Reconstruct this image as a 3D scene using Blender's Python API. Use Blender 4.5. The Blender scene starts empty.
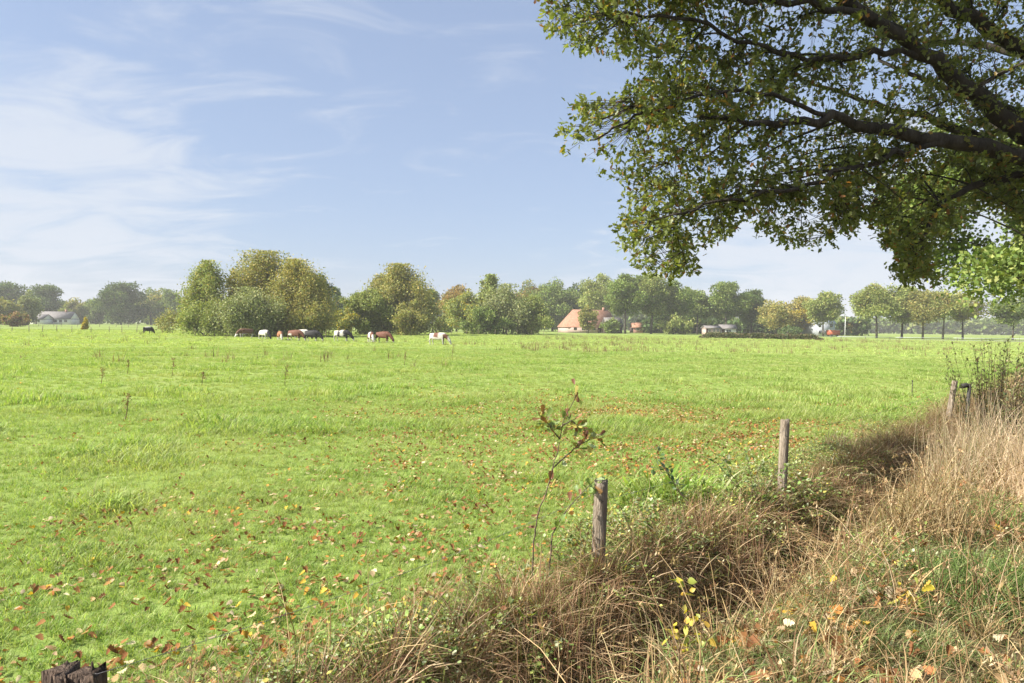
import bpy, math, random
import numpy as np
from mathutils import Vector, Matrix, Euler

random.seed(7)
rng = np.random.default_rng(11)
D = bpy.data
SC = bpy.context.scene
COL = SC.collection
R = math.radians

# ------------------------------------------------------------------ camera
H = 2.1
F = 683.0
PITCH, ROLL = R(1.3), R(0.73)
cam_d = D.cameras.new('camera'); cam = D.objects.new('camera', cam_d); COL.objects.link(cam)
cam_d.sensor_width = 36.0; cam_d.lens = 36.0 * F / 1024.0
cam_d.clip_start = 0.1; cam_d.clip_end = 9000
CAM_M = (Matrix.Translation((0, 0, H)) @ Matrix.Rotation(R(90) - PITCH, 4, 'X') @ Matrix.Rotation(-ROLL * -1, 4, 'Z'))
cam.matrix_world = CAM_M
SC.camera = cam

# ------------------------------------------------------------------ sky and sun
SUN_EL, SUN_AZ = R(40), R(253)        # azimuth clockwise from +Y (the way the camera looks)
to_sun = Vector((math.sin(SUN_AZ) * math.cos(SUN_EL), math.cos(SUN_AZ) * math.cos(SUN_EL), math.sin(SUN_EL)))
sun_d = D.lights.new('sun', 'SUN'); sun = D.objects.new('sun', sun_d); COL.objects.link(sun)
sun_d.energy = 4.7; sun_d.angle = R(0.6); sun_d.color = (1.0, 0.955, 0.88)
sun.rotation_euler = to_sun.to_track_quat('Z', 'Y').to_euler()
sun.location = to_sun * 60

W = D.worlds.new('World'); SC.world = W; W.use_nodes = True
wn, wl = W.node_tree.nodes, W.node_tree.links
wn.clear()


def N(nt, kind, **kw):
    n = nt.nodes.new(kind)
    for k, v in kw.items():
        if k.startswith('i_'):
            n.inputs[k[2:].replace('_', ' ')].default_value = v
        else:
            setattr(n, k, v)
    return n


def build_sky():
    nt = W.node_tree; L = nt.links.new
    out = N(nt, 'ShaderNodeOutputWorld'); bg = N(nt, 'ShaderNodeBackground')
    sky = N(nt, 'ShaderNodeTexSky', sky_type='NISHITA')
    sky.sun_disc = False; sky.sun_elevation = SUN_EL; sky.sun_rotation = SUN_AZ
    sky.altitude = 20; sky.air_density = 1.0; sky.dust_density = 1.2; sky.ozone_density = 1.2
    bg.inputs['Strength'].default_value = 0.080
    tc = N(nt, 'ShaderNodeTexCoord')
    sep = N(nt, 'ShaderNodeSeparateXYZ'); L(tc.outputs['Generated'], sep.inputs[0])
    # project the view direction on a cloud layer
    zz = N(nt, 'ShaderNodeMath', operation='ADD'); L(sep.outputs['Z'], zz.inputs[0]); zz.inputs[1].default_value = 0.22
    zm = N(nt, 'ShaderNodeMath', operation='MAXIMUM'); L(zz.outputs[0], zm.inputs[0]); zm.inputs[1].default_value = 0.05
    dx = N(nt, 'ShaderNodeMath', operation='DIVIDE'); L(sep.outputs['X'], dx.inputs[0]); L(zm.outputs[0], dx.inputs[1])
    dy = N(nt, 'ShaderNodeMath', operation='DIVIDE'); L(sep.outputs['Y'], dy.inputs[0]); L(zm.outputs[0], dy.inputs[1])
    cb = N(nt, 'ShaderNodeCombineXYZ'); L(dx.outputs[0], cb.inputs[0]); L(dy.outputs[0], cb.inputs[1])
    mp = N(nt, 'ShaderNodeMapping'); mp.inputs['Scale'].default_value = (1.2, 2.1, 1); mp.inputs['Rotation'].default_value = (0, 0, R(-24))
    L(cb.outputs[0], mp.inputs[0])
    n1 = N(nt, 'ShaderNodeTexNoise'); n1.inputs['Scale'].default_value = 1.9; n1.inputs['Detail'].default_value = 9
    n1.inputs['Roughness'].default_value = 0.58; n1.inputs['Distortion'].default_value = 0.9
    L(mp.outputs[0], n1.inputs['Vector'])

    def blob(px, py, rad):           # soft region of sky round a direction where cloud gathers
        v = pix_dir(px, py)
        dt = N(nt, 'ShaderNodeVectorMath', operation='DISTANCE'); L(tc.outputs['Generated'], dt.inputs[0]); dt.inputs[1].default_value = v
        mr = N(nt, 'ShaderNodeMapRange', interpolation_type='SMOOTHSTEP'); L(dt.outputs['Value'], mr.inputs[0])
        mr.inputs[1].default_value = 0.0; mr.inputs[2].default_value = rad; mr.inputs[3].default_value = 1; mr.inputs[4].default_value = 0
        return mr.outputs[0]
    acc = None
    for (px, py, rad, k) in ((0, 250, .34, .30), (110, 130, .18, .13), (300, 45, .20, .20), (215, 215, .24, .10),
                             (700, 275, .30, .20), (960, 290, .42, .38), (470, 15, .22, .06)):
        b = blob(px, py, rad)
        m = N(nt, 'ShaderNodeMath', operation='MULTIPLY'); L(b, m.inputs[0]); m.inputs[1].default_value = k
        if acc is None:
            acc = m.outputs[0]
        else:
            a = N(nt, 'ShaderNodeMath', operation='ADD'); L(acc, a.inputs[0]); L(m.outputs[0], a.inputs[1]); acc = a.outputs[0]
    s = N(nt, 'ShaderNodeMath', operation='ADD'); L(n1.outputs['Fac'], s.inputs[0]); L(acc, s.inputs[1])
    cr = N(nt, 'ShaderNodeMapRange', interpolation_type='SMOOTHSTEP'); L(s.outputs[0], cr.inputs[0])
    cr.inputs[1].default_value = 0.55; cr.inputs[2].default_value = 0.90; cr.inputs[3].default_value = 0.0; cr.inputs[4].default_value = 0.75
    # thin even veil, a bit stronger low down
    veil = N(nt, 'ShaderNodeMapRange'); L(sep.outputs['Z'], veil.inputs[0])
    veil.inputs[1].default_value = 0.0; veil.inputs[2].default_value = 0.55; veil.inputs[3].default_value = 0.70; veil.inputs[4].default_value = 0.48
    mv = N(nt, 'ShaderNodeMix', data_type='RGBA'); L(veil.outputs[0], mv.inputs['Factor'])
    L(sky.outputs[0], mv.inputs[6]); mv.inputs[7].default_value = (2.55, 3.1, 4.35, 1)
    mc = N(nt, 'ShaderNodeMix', data_type='RGBA'); L(cr.outputs[0], mc.inputs['Factor'])
    L(mv.outputs[2], mc.inputs[6]); mc.inputs[7].default_value = (4.3, 4.55, 5.0, 1)
    ds = N(nt, 'ShaderNodeVectorMath', operation='DISTANCE'); L(tc.outputs['Generated'], ds.inputs[0]); ds.inputs[1].default_value = to_sun  # bright glow round the sun, added outside the view to lift the shadows
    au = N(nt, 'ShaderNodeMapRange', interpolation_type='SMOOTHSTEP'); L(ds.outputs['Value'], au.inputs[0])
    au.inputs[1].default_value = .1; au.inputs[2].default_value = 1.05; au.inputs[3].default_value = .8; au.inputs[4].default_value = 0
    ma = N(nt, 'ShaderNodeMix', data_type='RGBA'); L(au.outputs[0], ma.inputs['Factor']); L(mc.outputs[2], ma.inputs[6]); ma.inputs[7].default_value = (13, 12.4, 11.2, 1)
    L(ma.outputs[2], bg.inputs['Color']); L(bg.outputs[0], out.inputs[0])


def pix_dir(px, py):
    v = Vector(((px - 512) / F, -(py - 341.5) / F, -1))
    return (CAM_M.to_3x3() @ v).normalized()


def at(px, py, Y):
    """point on the ray through a pixel of the photograph at forward distance Y"""
    d = pix_dir(px, py)
    k = Y / d.y
    return Vector((d.x * k, Y, H + d.z * k))


build_sky()
SC.view_settings.view_transform = 'Standard'; SC.view_settings.look = 'None'
SC.view_settings.exposure = 1.2; SC.view_settings.gamma = 1.0
SC.render.engine = 'CYCLES'
SC.cycles.max_bounces = 7; SC.cycles.diffuse_bounces = 3; SC.cycles.glossy_bounces = 2
SC.cycles.transmission_bounces = 5; SC.cycles.transparent_max_bounces = 4; SC.cycles.volume_bounces = 0
SC.cycles.use_denoising = True; SC.cycles.denoiser = 'OPENIMAGEDENOISE'; SC.cycles.denoising_input_passes = 'RGB_ALBEDO_NORMAL'; SC.cycles.denoising_prefilter = 'ACCURATE'
SC.cycles.caustics_reflective = False; SC.cycles.caustics_refractive = False
SC.render.film_transparent = False


# ------------------------------------------------------------------ materials
def new_mat(name):
    m = D.materials.new(name); m.use_nodes = True
    m.node_tree.nodes.clear()
    return m, m.node_tree


def mat_foliage(name, trans=0.38, rough=0.55, spec=0.25, var=0.22, hue=0.02, patch=None):
    """colour from the mesh's own per-leaf attribute, varied per copy"""
    m, nt = new_mat(name); L = nt.links.new
    out = N(nt, 'ShaderNodeOutputMaterial')
    at_ = N(nt, 'ShaderNodeAttribute', attribute_name='col')
    oi = N(nt, 'ShaderNodeObjectInfo')
    hs = N(nt, 'ShaderNodeHueSaturation')
    mr = N(nt, 'ShaderNodeMapRange'); L(oi.outputs['Random'], mr.inputs[0]); mr.inputs[3].default_value = 1 - var; mr.inputs[4].default_value = 1 + var
    m2 = N(nt, 'ShaderNodeMath', operation='MULTIPLY'); L(oi.outputs['Random'], m2.inputs[0]); m2.inputs[1].default_value = 17.3
    m3 = N(nt, 'ShaderNodeMath', operation='FRACT'); L(m2.outputs[0], m3.inputs[0])
    mh = N(nt, 'ShaderNodeMapRange'); L(m3.outputs[0], mh.inputs[0]); mh.inputs[3].default_value = .5 - hue; mh.inputs[4].default_value = .5 + hue
    L(mr.outputs[0], hs.inputs['Value']); L(mh.outputs[0], hs.inputs['Hue']); L(at_.outputs['Color'], hs.inputs['Color'])
    colr = hs.outputs[0]
    if patch:                                   # broad patches of differently coloured sward
        scale, colp, amt = patch
        ge = N(nt, 'ShaderNodeNewGeometry')
        mpn = N(nt, 'ShaderNodeMapping'); mpn.inputs['Scale'].default_value = (1, 1, 0); L(ge.outputs['Position'], mpn.inputs[0])
        nz = N(nt, 'ShaderNodeTexNoise'); nz.inputs['Scale'].default_value = scale; nz.inputs['Detail'].default_value = 4; nz.inputs['Roughness'].default_value = .65
        L(mpn.outputs[0], nz.inputs['Vector'])
        rp = N(nt, 'ShaderNodeMapRange', interpolation_type='SMOOTHSTEP'); L(nz.outputs['Fac'], rp.inputs[0])
        rp.inputs[1].default_value = .42; rp.inputs[2].default_value = .68; rp.inputs[3].default_value = 0; rp.inputs[4].default_value = amt
        mx = N(nt, 'ShaderNodeMix', data_type='RGBA'); L(rp.outputs[0], mx.inputs['Factor']); L(colr, mx.inputs[6]); mx.inputs[7].default_value = (*colp, 1)
        colr = mx.outputs[2]
    pb = N(nt, 'ShaderNodeBsdfPrincipled'); L(colr, pb.inputs['Base Color'])
    pb.inputs['Roughness'].default_value = rough; pb.inputs['Specular IOR Level'].default_value = spec
    tr = N(nt, 'ShaderNodeBsdfTranslucent')
    g = N(nt, 'ShaderNodeMix', data_type='RGBA', blend_type='MULTIPLY'); g.inputs['Factor'].default_value = 1
    L(colr, g.inputs[6]); g.inputs[7].default_value = (1.3, 1.35, .6, 1); L(g.outputs[2], tr.inputs[0])
    mx = N(nt, 'ShaderNodeMixShader'); mx.inputs[0].default_value = trans
    L(pb.outputs[0], mx.inputs[1]); L(tr.outputs[0], mx.inputs[2]); L(mx.outputs[0], out.inputs[0])
    return m


def mat_noise(name, c1, c2, scale=5, rough=0.85, bump=0.0, bscale=None, detail=6, stretch=(1, 1, 1), obj=True, c3=None):
    m, nt = new_mat(name); L = nt.links.new
    out = N(nt, 'ShaderNodeOutputMaterial'); pb = N(nt, 'ShaderNodeBsdfPrincipled')
    tc = N(nt, 'ShaderNodeTexCoord'); mp = N(nt, 'ShaderNodeMapping'); mp.inputs['Scale'].default_value = stretch
    L(tc.outputs['Object'], mp.inputs[0])
    nz = N(nt, 'ShaderNodeTexNoise'); nz.inputs['Scale'].default_value = scale; nz.inputs['Detail'].default_value = detail; nz.inputs['Roughness'].default_value = .65
    L(mp.outputs[0], nz.inputs['Vector'])
    cr = N(nt, 'ShaderNodeValToRGB'); L(nz.outputs['Fac'], cr.inputs[0])
    cr.color_ramp.elements[0].position = .35; cr.color_ramp.elements[0].color = (*c1, 1)
    cr.color_ramp.elements[1].position = .65; cr.color_ramp.elements[1].color = (*c2, 1)
    if c3:
        e = cr.color_ramp.elements.new(.52); e.color = (*c3, 1)
    L(cr.outputs[0], pb.inputs['Base Color'])
    pb.inputs['Roughness'].default_value = rough; pb.inputs['Specular IOR Level'].default_value = .2
    if bump:
        n2 = N(nt, 'ShaderNodeTexNoise'); n2.inputs['Scale'].default_value = bscale or scale * 3; n2.inputs['Detail'].default_value = 5
        L(mp.outputs[0], n2.inputs['Vector'])
        b = N(nt, 'ShaderNodeBump'); b.inputs['Strength'].default_value = bump; b.inputs['Distance'].default_value = .03
        L(n2.outputs['Fac'], b.inputs['Height']); L(b.outputs[0], pb.inputs['Normal'])
    L(pb.outputs[0], out.inputs[0])
    return m


M = {}
M['grass'] = mat_foliage('pasture_grass', .42, .5, .3, .22, .012, patch=(.33, (.46, .46, .19), .5))
M['dry'] = mat_foliage('dry_grass', .25, .7, .12, .25, .01)
M['leaf'] = mat_foliage('green_leaf', .32, .45, .4, .2, .012)
M['oakleaf'] = mat_foliage('oak_leaf', .48, .42, .45, .0, .0)
M['litter'] = mat_foliage('fallen_leaf', .18, .8, .04, .3, .006)
M['treeleaf'] = mat_foliage('tree_leaf', .25, .6, .15, .0, .0)
M['bark'] = mat_noise('bark', (.018, .015, .011), (.055, .046, .034), 9, .9, .9, 22, stretch=(1, 1, .35))
M['farbark'] = mat_noise('tree_bark', (.05, .043, .034), (.13, .115, .09), 3, .9)
M['twig'] = mat_noise('twig_bark', (.07, .05, .035), (.15, .11, .075), 30, .8)
M['post'] = mat_noise('weathered_post_wood', (.15, .115, .08), (.42, .35, .27), 7, .9, 1.0, 30, stretch=(3, 3, .35), c3=(.27, .22, .165))
M['post_brown'] = mat_noise('split_brown_post_wood', (.055, .038, .028), (.22, .155, .115), 10, .9, 1.0, 40, stretch=(3, 3, .3), c3=(.12, .085, .062))
M['wire'] = mat_noise('galvanised_wire', (.10, .095, .09), (.2, .19, .18), 40, .45)
M['iron'] = mat_noise('dark_iron', (.03, .03, .03), (.07, .06, .05), 30, .6)


# ------------------------------------------------------------------ mesh builder
def mesh_from(name, V, T, mat, col=None, smooth=False):
    V = np.asarray(V, dtype=np.float32); T = np.asarray(T, dtype=np.int32)
    me = D.meshes.new(name)
    me.vertices.add(len(V)); me.vertices.foreach_set('co', V.ravel())
    k = T.shape[1]
    me.loops.add(T.size); me.loops.foreach_set('vertex_index', T.ravel())
    me.polygons.add(len(T)); me.polygons.foreach_set('loop_start', np.arange(0, T.size, k, dtype=np.int32))
    if smooth:
        me.polygons.foreach_set('use_smooth', np.ones(len(T), dtype=bool))
    me.update(calc_edges=True)
    me.validate()
    if col is not None:
        col = np.asarray(col, dtype=np.float32)
        if col.ndim == 1:
            col = np.tile(col, (len(V), 1))
        c4 = np.ones((len(V), 4), dtype=np.float32); c4[:, :3] = col
        a = me.attributes.new('col', 'FLOAT_COLOR', 'POINT'); a.data.foreach_set('color', c4.ravel())
    if mat is not None:
        me.materials.append(mat)
    return me


class MB:
    def __init__(s):
        s.V, s.T, s.C, s.n = [], [], [], 0

    def add(s, V, T, c=(1, 1, 1)):
        V = np.asarray(V, dtype=float).reshape(-1, 3); T = np.asarray(T, dtype=int)
        if T.shape[1] == 4:
            T = np.concatenate([T[:, [0, 1, 2]], T[:, [0, 2, 3]]])
        c = np.asarray(c, dtype=float)
        if c.ndim == 1:
            c = np.tile(c, (len(V), 1))
        s.V.append(V); s.T.append(T + s.n); s.C.append(c); s.n += len(V)
        return s

    def box(s, x0, x1, y0, y1, z0, z1, c=(1, 1, 1)):
        V = [(x, y, z) for z in (z0, z1) for (x, y) in ((x0, y0), (x1, y0), (x1, y1), (x0, y1))]
        T = [(0, 3, 2, 1), (4, 5, 6, 7), (0, 1, 5, 4), (1, 2, 6, 5), (2, 3, 7, 6), (3, 0, 4, 7)]
        return s.add(V, T, c)

    def tube(s, P, rad, sides=6, c=(1, 1, 1), cap=True):
        P = np.asarray(P, float); n = len(P)
        rad = np.broadcast_to(np.asarray(rad, float), (n,))
        tg = np.gradient(P, axis=0); tg /= (np.linalg.norm(tg, axis=1, keepdims=True) + 1e-9)
        ref = np.array([0, 0, 1.0]) if abs(tg[:, 2]).mean() < .8 else np.array([1.0, 0, 0])
        a = np.cross(tg, ref); a /= (np.linalg.norm(a, axis=1, keepdims=True) + 1e-9)
        b = np.cross(tg, a)
        th = np.linspace(0, 2 * np.pi, sides, endpoint=False)
        V = P[:, None, :] + rad[:, None, None] * (np.cos(th)[None, :, None] * a[:, None, :] + np.sin(th)[None, :, None] * b[:, None, :])
        V = V.reshape(-1, 3)
        T = []
        for i in range(n - 1):
            for j in range(sides):
                k = (j + 1) % sides
                T.append((i * sides + j, i * sides + k, (i + 1) * sides + k, (i + 1) * sides + j))
        T = np.array(T); T = np.concatenate([T[:, [0, 1, 2]], T[:, [0, 2, 3]]])
        if cap:
            V = np.concatenate([V, P[:1], P[-1:]]); m = n * sides
            e = [(m, (j + 1) % sides, j) for j in range(sides)] + [(m + 1, (n - 1) * sides + j, (n - 1) * sides + (j + 1) % sides) for j in range(sides)]
            T = np.concatenate([T, np.array(e)])
        return s.add(V, T, c)

    def mesh(s, name, mat, smooth=False):
        return mesh_from(name, np.concatenate(s.V), np.concatenate(s.T), mat, np.concatenate(s.C), smooth)

    def build(s, name, mat, parent=None, smooth=False, loc=None):
        return link(name, s.mesh(name, mat, smooth), parent, loc)


def link(name, me, parent=None, loc=None, rot=None):
    o = D.objects.new(name, me); COL.objects.link(o)
    if parent is not None:
        o.parent = parent
    if loc is not None:
        o.location = loc
    if rot is not None:
        o.rotation_euler = rot
    return o


def tag(o, label=None, cat=None, group=None, kind=None):
    if label: o['label'] = label
    if cat: o['category'] = cat
    if group: o['group'] = group
    if kind: o['kind'] = kind
    return o


def empty(name, loc, label, cat, group=None, rz=0.0):
    o = D.objects.new(name, None); COL.objects.link(o); o.location = loc; o.rotation_euler = (0, 0, rz)
    o.empty_display_size = .2
    return tag(o, label, cat, group)


# ------------------------------------------------------------------ numpy noise
def _h(i, j, seed):
    v = np.sin(i * 127.1 + j * 311.7 + seed * 74.7) * 43758.5453
    return v - np.floor(v)


def vnoise(x, y, seed=0):
    xi, yi = np.floor(x), np.floor(y); fx, fy = x - xi, y - yi
    fx = fx * fx * (3 - 2 * fx); fy = fy * fy * (3 - 2 * fy)
    a, b, c, d = _h(xi, yi, seed), _h(xi + 1, yi, seed), _h(xi, yi + 1, seed), _h(xi + 1, yi + 1, seed)
    return (a + (b - a) * fx) * (1 - fy) + (c + (d - c) * fx) * fy


def fbm(x, y, seed=0, oct=3):
    s, a, t = 0, 1, 0
    for k in range(oct):
        s = s + a * vnoise(x * 2 ** k, y * 2 ** k, seed + k); t += a; a *= .5
    return s / t


def sstep(a, b, x):
    t = np.clip((x - a) / (b - a), 0, 1)
    return t * t * (3 - 2 * t)


# ------------------------------------------------------------------ lie of the land
P1 = np.array([0.745, 5.78]); U = np.array([.672, .741]); U = U / np.linalg.norm(U); NR = np.array([U[1], -U[0]])


def st(x, y):
    dx, dy = np.asarray(x) - P1[0], np.asarray(y) - P1[1]
    return dx * NR[0] + dy * NR[1], dx * U[0] + dy * U[1]      # s (to the right of the fence), t (along it)


def xy(s, t):
    return P1[0] + s * NR[0] + t * U[0], P1[1] + s * NR[1] + t * U[1]


def ground(x, y):
    x = np.asarray(x, float); y = np.asarray(y, float)
    s, t = st(x, y)
    r = np.hypot(x, y)
    s = s + .18 * (fbm(t * .5, t * 0 + 3, 5) - .5)
    near = 1 - sstep(50, 110, r)
    depth = .74 - .25 * sstep(4, 14, t)
    z = -depth * np.exp(-((s - .78) / .46) ** 2) * near
    z = z + .42 * sstep(1.15, 2.1, s) * near
    z = z + (.10 * (fbm(x * .9, y * .9, 1) - .5) + .05 * (fbm(x * 3, y * 3, 2) - .5)) * sstep(.6, 1.6, s) * near
    fld = 1 - sstep(-.6, 0, s)
    z = z + fld * near * (.07 * (fbm(x * .35, y * .35, 3) - .5) + .045 * (fbm(x * 1.4, y * 1.4, 4, 2) - .5))
    z = z + .25 * (fbm(x * .035, y * .035, 9, 2) - .5) * sstep(14, 45, r) * (1 - sstep(75, 130, r))
    return z


def gz(x, y):
    return float(ground(np.array([x]), np.array([y]))[0])


def make_ground():
    rr = np.concatenate([[.25], np.geomspace(.5, 30, 330), np.geomspace(30.4, 6000, 130)])
    na = 720
    th = np.linspace(0, 2 * np.pi, na, endpoint=False)
    X = rr[:, None] * np.sin(th)[None]; Y = rr[:, None] * np.cos(th)[None]
    Z = ground(X, Y)
    V = np.stack([X, Y, Z], -1).reshape(-1, 3)
    n = len(rr)
    i = np.arange(n - 1)[:, None]; j = np.arange(na)[None]; k = (j + 1) % na
    T = np.stack([i * na + j, i * na + k + 0 * i, (i + 1) * na + k, (i + 1) * na + j + 0 * k], -1).reshape(-1, 4)
    T = np.concatenate([T[:, [0, 2, 1]], T[:, [0, 3, 2]]])
    V = np.concatenate([V, [[0, 0, gz(0, 0)]]]); c = len(V) - 1
    fan = np.stack([np.full(na, c), (np.arange(na) + 1) % na, np.arange(na)], -1)
    T = np.concatenate([T, fan])
    s, t = st(V[:, 0], V[:, 1]); r = np.hypot(V[:, 0], V[:, 1])
    bank = sstep(-.55, .1, s + .35 * (fbm(V[:, 0] * 1.3, V[:, 1] * 1.3, 8) - .5)) * (1 - sstep(60, 110, r))
    m, nt = new_mat('pasture_ground'); L = nt.links.new
    out = N(nt, 'ShaderNodeOutputMaterial'); pb = N(nt, 'ShaderNodeBsdfPrincipled'); pb.inputs['Roughness'].default_value = .95
    pb.inputs['Specular IOR Level'].default_value = .05
    ge = N(nt, 'ShaderNodeNewGeometry')

    def noise(sc, det=5, ro=.6, stretch=None):
        nz = N(nt, 'ShaderNodeTexNoise'); nz.inputs['Scale'].default_value = sc; nz.inputs['Detail'].default_value = det; nz.inputs['Roughness'].default_value = ro
        if stretch:
            mp = N(nt, 'ShaderNodeMapping'); mp.inputs['Scale'].default_value = stretch; L(ge.outputs['Position'], mp.inputs[0]); L(mp.outputs[0], nz.inputs['Vector'])
        else:
            L(ge.outputs['Position'], nz.inputs['Vector'])
        return nz.outputs['Fac']

    def ramp(f, stops):
        cr = N(nt, 'ShaderNodeValToRGB'); L(f, cr.inputs[0]); e = cr.color_ramp.elements
        e[0].position, e[0].color = stops[0][0], (*stops[0][1], 1); e[1].position, e[1].color = stops[-1][0], (*stops[-1][1], 1)
        for p, c_ in stops[1:-1]:
            q = e.new(p); q.color = (*c_, 1)
        return cr.outputs[0]

    def mix(f, a, b):
        mx = N(nt, 'ShaderNodeMix', data_type='RGBA'); L(f, mx.inputs['Factor']) if not isinstance(f, float) else setattr(mx.inputs['Factor'], 'default_value', f)
        L(a, mx.inputs[6]); L(b, mx.inputs[7]); return mx.outputs[2]
    fine = ramp(noise(5, 8, .75), [(.3, (.085, .12, .025)), (.5, (.15, .215, .042)), (.7, (.23, .29, .07))])
    broad = ramp(noise(.09, 6, .7), [(.36, (.20, .27, .07)), (.52, (.26, .32, .09)), (.68, (.37, .37, .15))])
    field = mix(.55, fine, broad)
    soil = ramp(noise(7, 8, .7), [(.3, (.035, .025, .015)), (.5, (.09, .066, .035)), (.62, (.16, .115, .06)), (.75, (.11, .13, .035))])
    ab = N(nt, 'ShaderNodeAttribute', attribute_name='col')
    L(mix(ab.outputs['Fac'], field, soil), pb.inputs['Base Color'])
    bp = N(nt, 'ShaderNodeBump'); bp.inputs['Strength'].default_value = .6; bp.inputs['Distance'].default_value = .05
    L(noise(12, 5, .7), bp.inputs['Height']); L(bp.outputs[0], pb.inputs['Normal'])
    L(pb.outputs[0], out.inputs[0])
    me = mesh_from('ground', V, T, m, np.stack([bank] * 3, -1), True)
    tag(link('ground', me), kind='structure')


make_ground()


# ------------------------------------------------------------------ scatter (geometry nodes, for stuff only)
def library(name, meshes):
    c = D.collections.new(name)
    for i, me in enumerate(meshes):
        c.objects.link(D.objects.new('%s_%02d' % (name, i), me))
    return c


def scatter(name, lib, P, rot, scl, idx, label):
    me = D.meshes.new(name)
    n = len(P)
    me.vertices.add(n); me.vertices.foreach_set('co', np.asarray(P, np.float32).ravel())
    a = me.attributes.new('rot', 'FLOAT_VECTOR', 'POINT'); a.data.foreach_set('vector', np.asarray(rot, np.float32).ravel())
    scl = np.asarray(scl, np.float32)
    if scl.ndim == 1:
        scl = np.stack([scl] * 3, -1)
    a = me.attributes.new('scl', 'FLOAT_VECTOR', 'POINT'); a.data.foreach_set('vector', scl.ravel())
    a = me.attributes.new('idx', 'INT', 'POINT'); a.data.foreach_set('value', np.asarray(idx, np.int32))
    o = link(name, me)
    ng = D.node_groups.new(name + '_scatter', 'GeometryNodeTree')
    ng.interface.new_socket('Geometry', in_out='INPUT', socket_type='NodeSocketGeometry')
    ng.interface.new_socket('Geometry', in_out='OUTPUT', socket_type='NodeSocketGeometry')
    L = ng.links.new
    gi, go = ng.nodes.new('NodeGroupInput'), ng.nodes.new('NodeGroupOutput')
    mp = ng.nodes.new('GeometryNodeMeshToPoints'); ci = ng.nodes.new('GeometryNodeCollectionInfo')
    ci.inputs['Collection'].default_value = lib; ci.inputs['Separate Children'].default_value = True; ci.inputs['Reset Children'].default_value = True
    ip = ng.nodes.new('GeometryNodeInstanceOnPoints'); ip.inputs['Pick Instance'].default_value = True

    def attr(nm, t):
        q = ng.nodes.new('GeometryNodeInputNamedAttribute'); q.data_type = t; q.inputs[0].default_value = nm
        return [x for x in q.outputs if x.enabled and x.name == 'Attribute'][0]
    L(gi.outputs[0], mp.inputs[0]); L(mp.outputs[0], ip.inputs['Points']); L(ci.outputs[0], ip.inputs['Instance'])
    L(attr('idx', 'INT'), ip.inputs['Instance Index'])
    e2r = ng.nodes.new('FunctionNodeEulerToRotation'); L(attr('rot', 'FLOAT_VECTOR'), e2r.inputs[0]); L(e2r.outputs[0], ip.inputs['Rotation'])
    L(attr('scl', 'FLOAT_VECTOR'), ip.inputs['Scale'])
    L(ip.outputs[0], go.inputs[0])
    md = o.modifiers.new('scatter', 'NODES'); md.node_group = ng
    tag(o, label, name.replace('_', ' '), kind='stuff')
    return o


def wedge(n, r0, r1, half=R(43)):
    r = np.sqrt(rng.uniform(r0 * r0, r1 * r1, n)); a = rng.uniform(-half, half, n)
    return r * np.sin(a), r * np.cos(a)


def rz(n, tilt=.12):
    return np.stack([rng.normal(0, tilt, n), rng.normal(0, tilt, n), rng.uniform(0, 6.283, n)], -1)


def tuft(nb, rad, h, w, lean, cols, droop=.4, segs=3, hvar=.35, base_c=None, dirbias=None):
    """a tuft of curved tapering blades"""
    V, T, C = [], [], []
    n0 = 0
    for i in range(nb):
        a = random.uniform(0, 6.283); rr = rad * math.sqrt(random.random())
        bx, by = rr * math.cos(a), rr * math.sin(a)
        d = random.uniform(0, 6.283) if random.random() < .5 else a
        L_ = h * (1 + random.uniform(-hvar, hvar)); ln = lean * random.uniform(.2, 1.5)
        wd = w * random.uniform(.7, 1.3)
        c = np.array(random.choice(cols)) * random.uniform(.75, 1.25)
        px, py, pz = bx, by, -.01
        ang = ln * .5
        ww = random.uniform(0, 3.14)
        sx, sy = -math.sin(d + ww * .3) * wd / 2, math.cos(d + ww * .3) * wd / 2
        for k in range(segs + 1):
            f = k / segs; q = (1 - f ** 1.6)
            if k < segs:
                V += [(px - sx * q, py - sy * q, pz), (px + sx * q, py + sy * q, pz)]
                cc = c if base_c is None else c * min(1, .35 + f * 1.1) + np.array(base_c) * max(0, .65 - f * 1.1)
                C += [cc, cc]
                if k:
                    T += [(n0 + 2 * k - 2, n0 + 2 * k - 1, n0 + 2 * k + 1), (n0 + 2 * k - 2, n0 + 2 * k + 1, n0 + 2 * k)]
            else:
                V += [(px, py, pz)]; C += [c]
                T += [(n0 + 2 * k - 2, n0 + 2 * k - 1, n0 + 2 * k)]
            sl = L_ / segs
            px += math.cos(d) * math.sin(ang) * sl; py += math.sin(d) * math.sin(ang) * sl; pz += math.cos(ang) * sl
            ang += (ln + droop * random.uniform(.5, 1.5)) / segs * 1.5
        n0 = len(V)
    return np.array(V), np.array(T), np.array(C)


def tufts(name, k, mat, **kw):
    r = []
    for i in range(k):
        V, T, C = tuft(**kw); r.append(mesh_from(name, V, T, mat, C))
    return r


GREENS = [(.26, .40, .075), (.33, .46, .10), (.41, .50, .15), (.14, .25, .035), (.48, .48, .24), (.19, .33, .055)]
FARG = [(.33, .43, .11), (.38, .47, .14), (.45, .48, .20), (.26, .37, .08)]
DRY = [(.38, .26, .13), (.47, .34, .18), (.28, .18, .09), (.54, .42, .25), (.20, .12, .06)]
DRYB = [(.25, .155, .085), (.36, .24, .14), (.17, .10, .055), (.50, .38, .23), (.24, .14, .08), (.26, .26, .09)]
LUSH = [(.12, .20, .05), (.17, .26, .07), (.25, .32, .11), (.09, .15, .04)]


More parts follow.
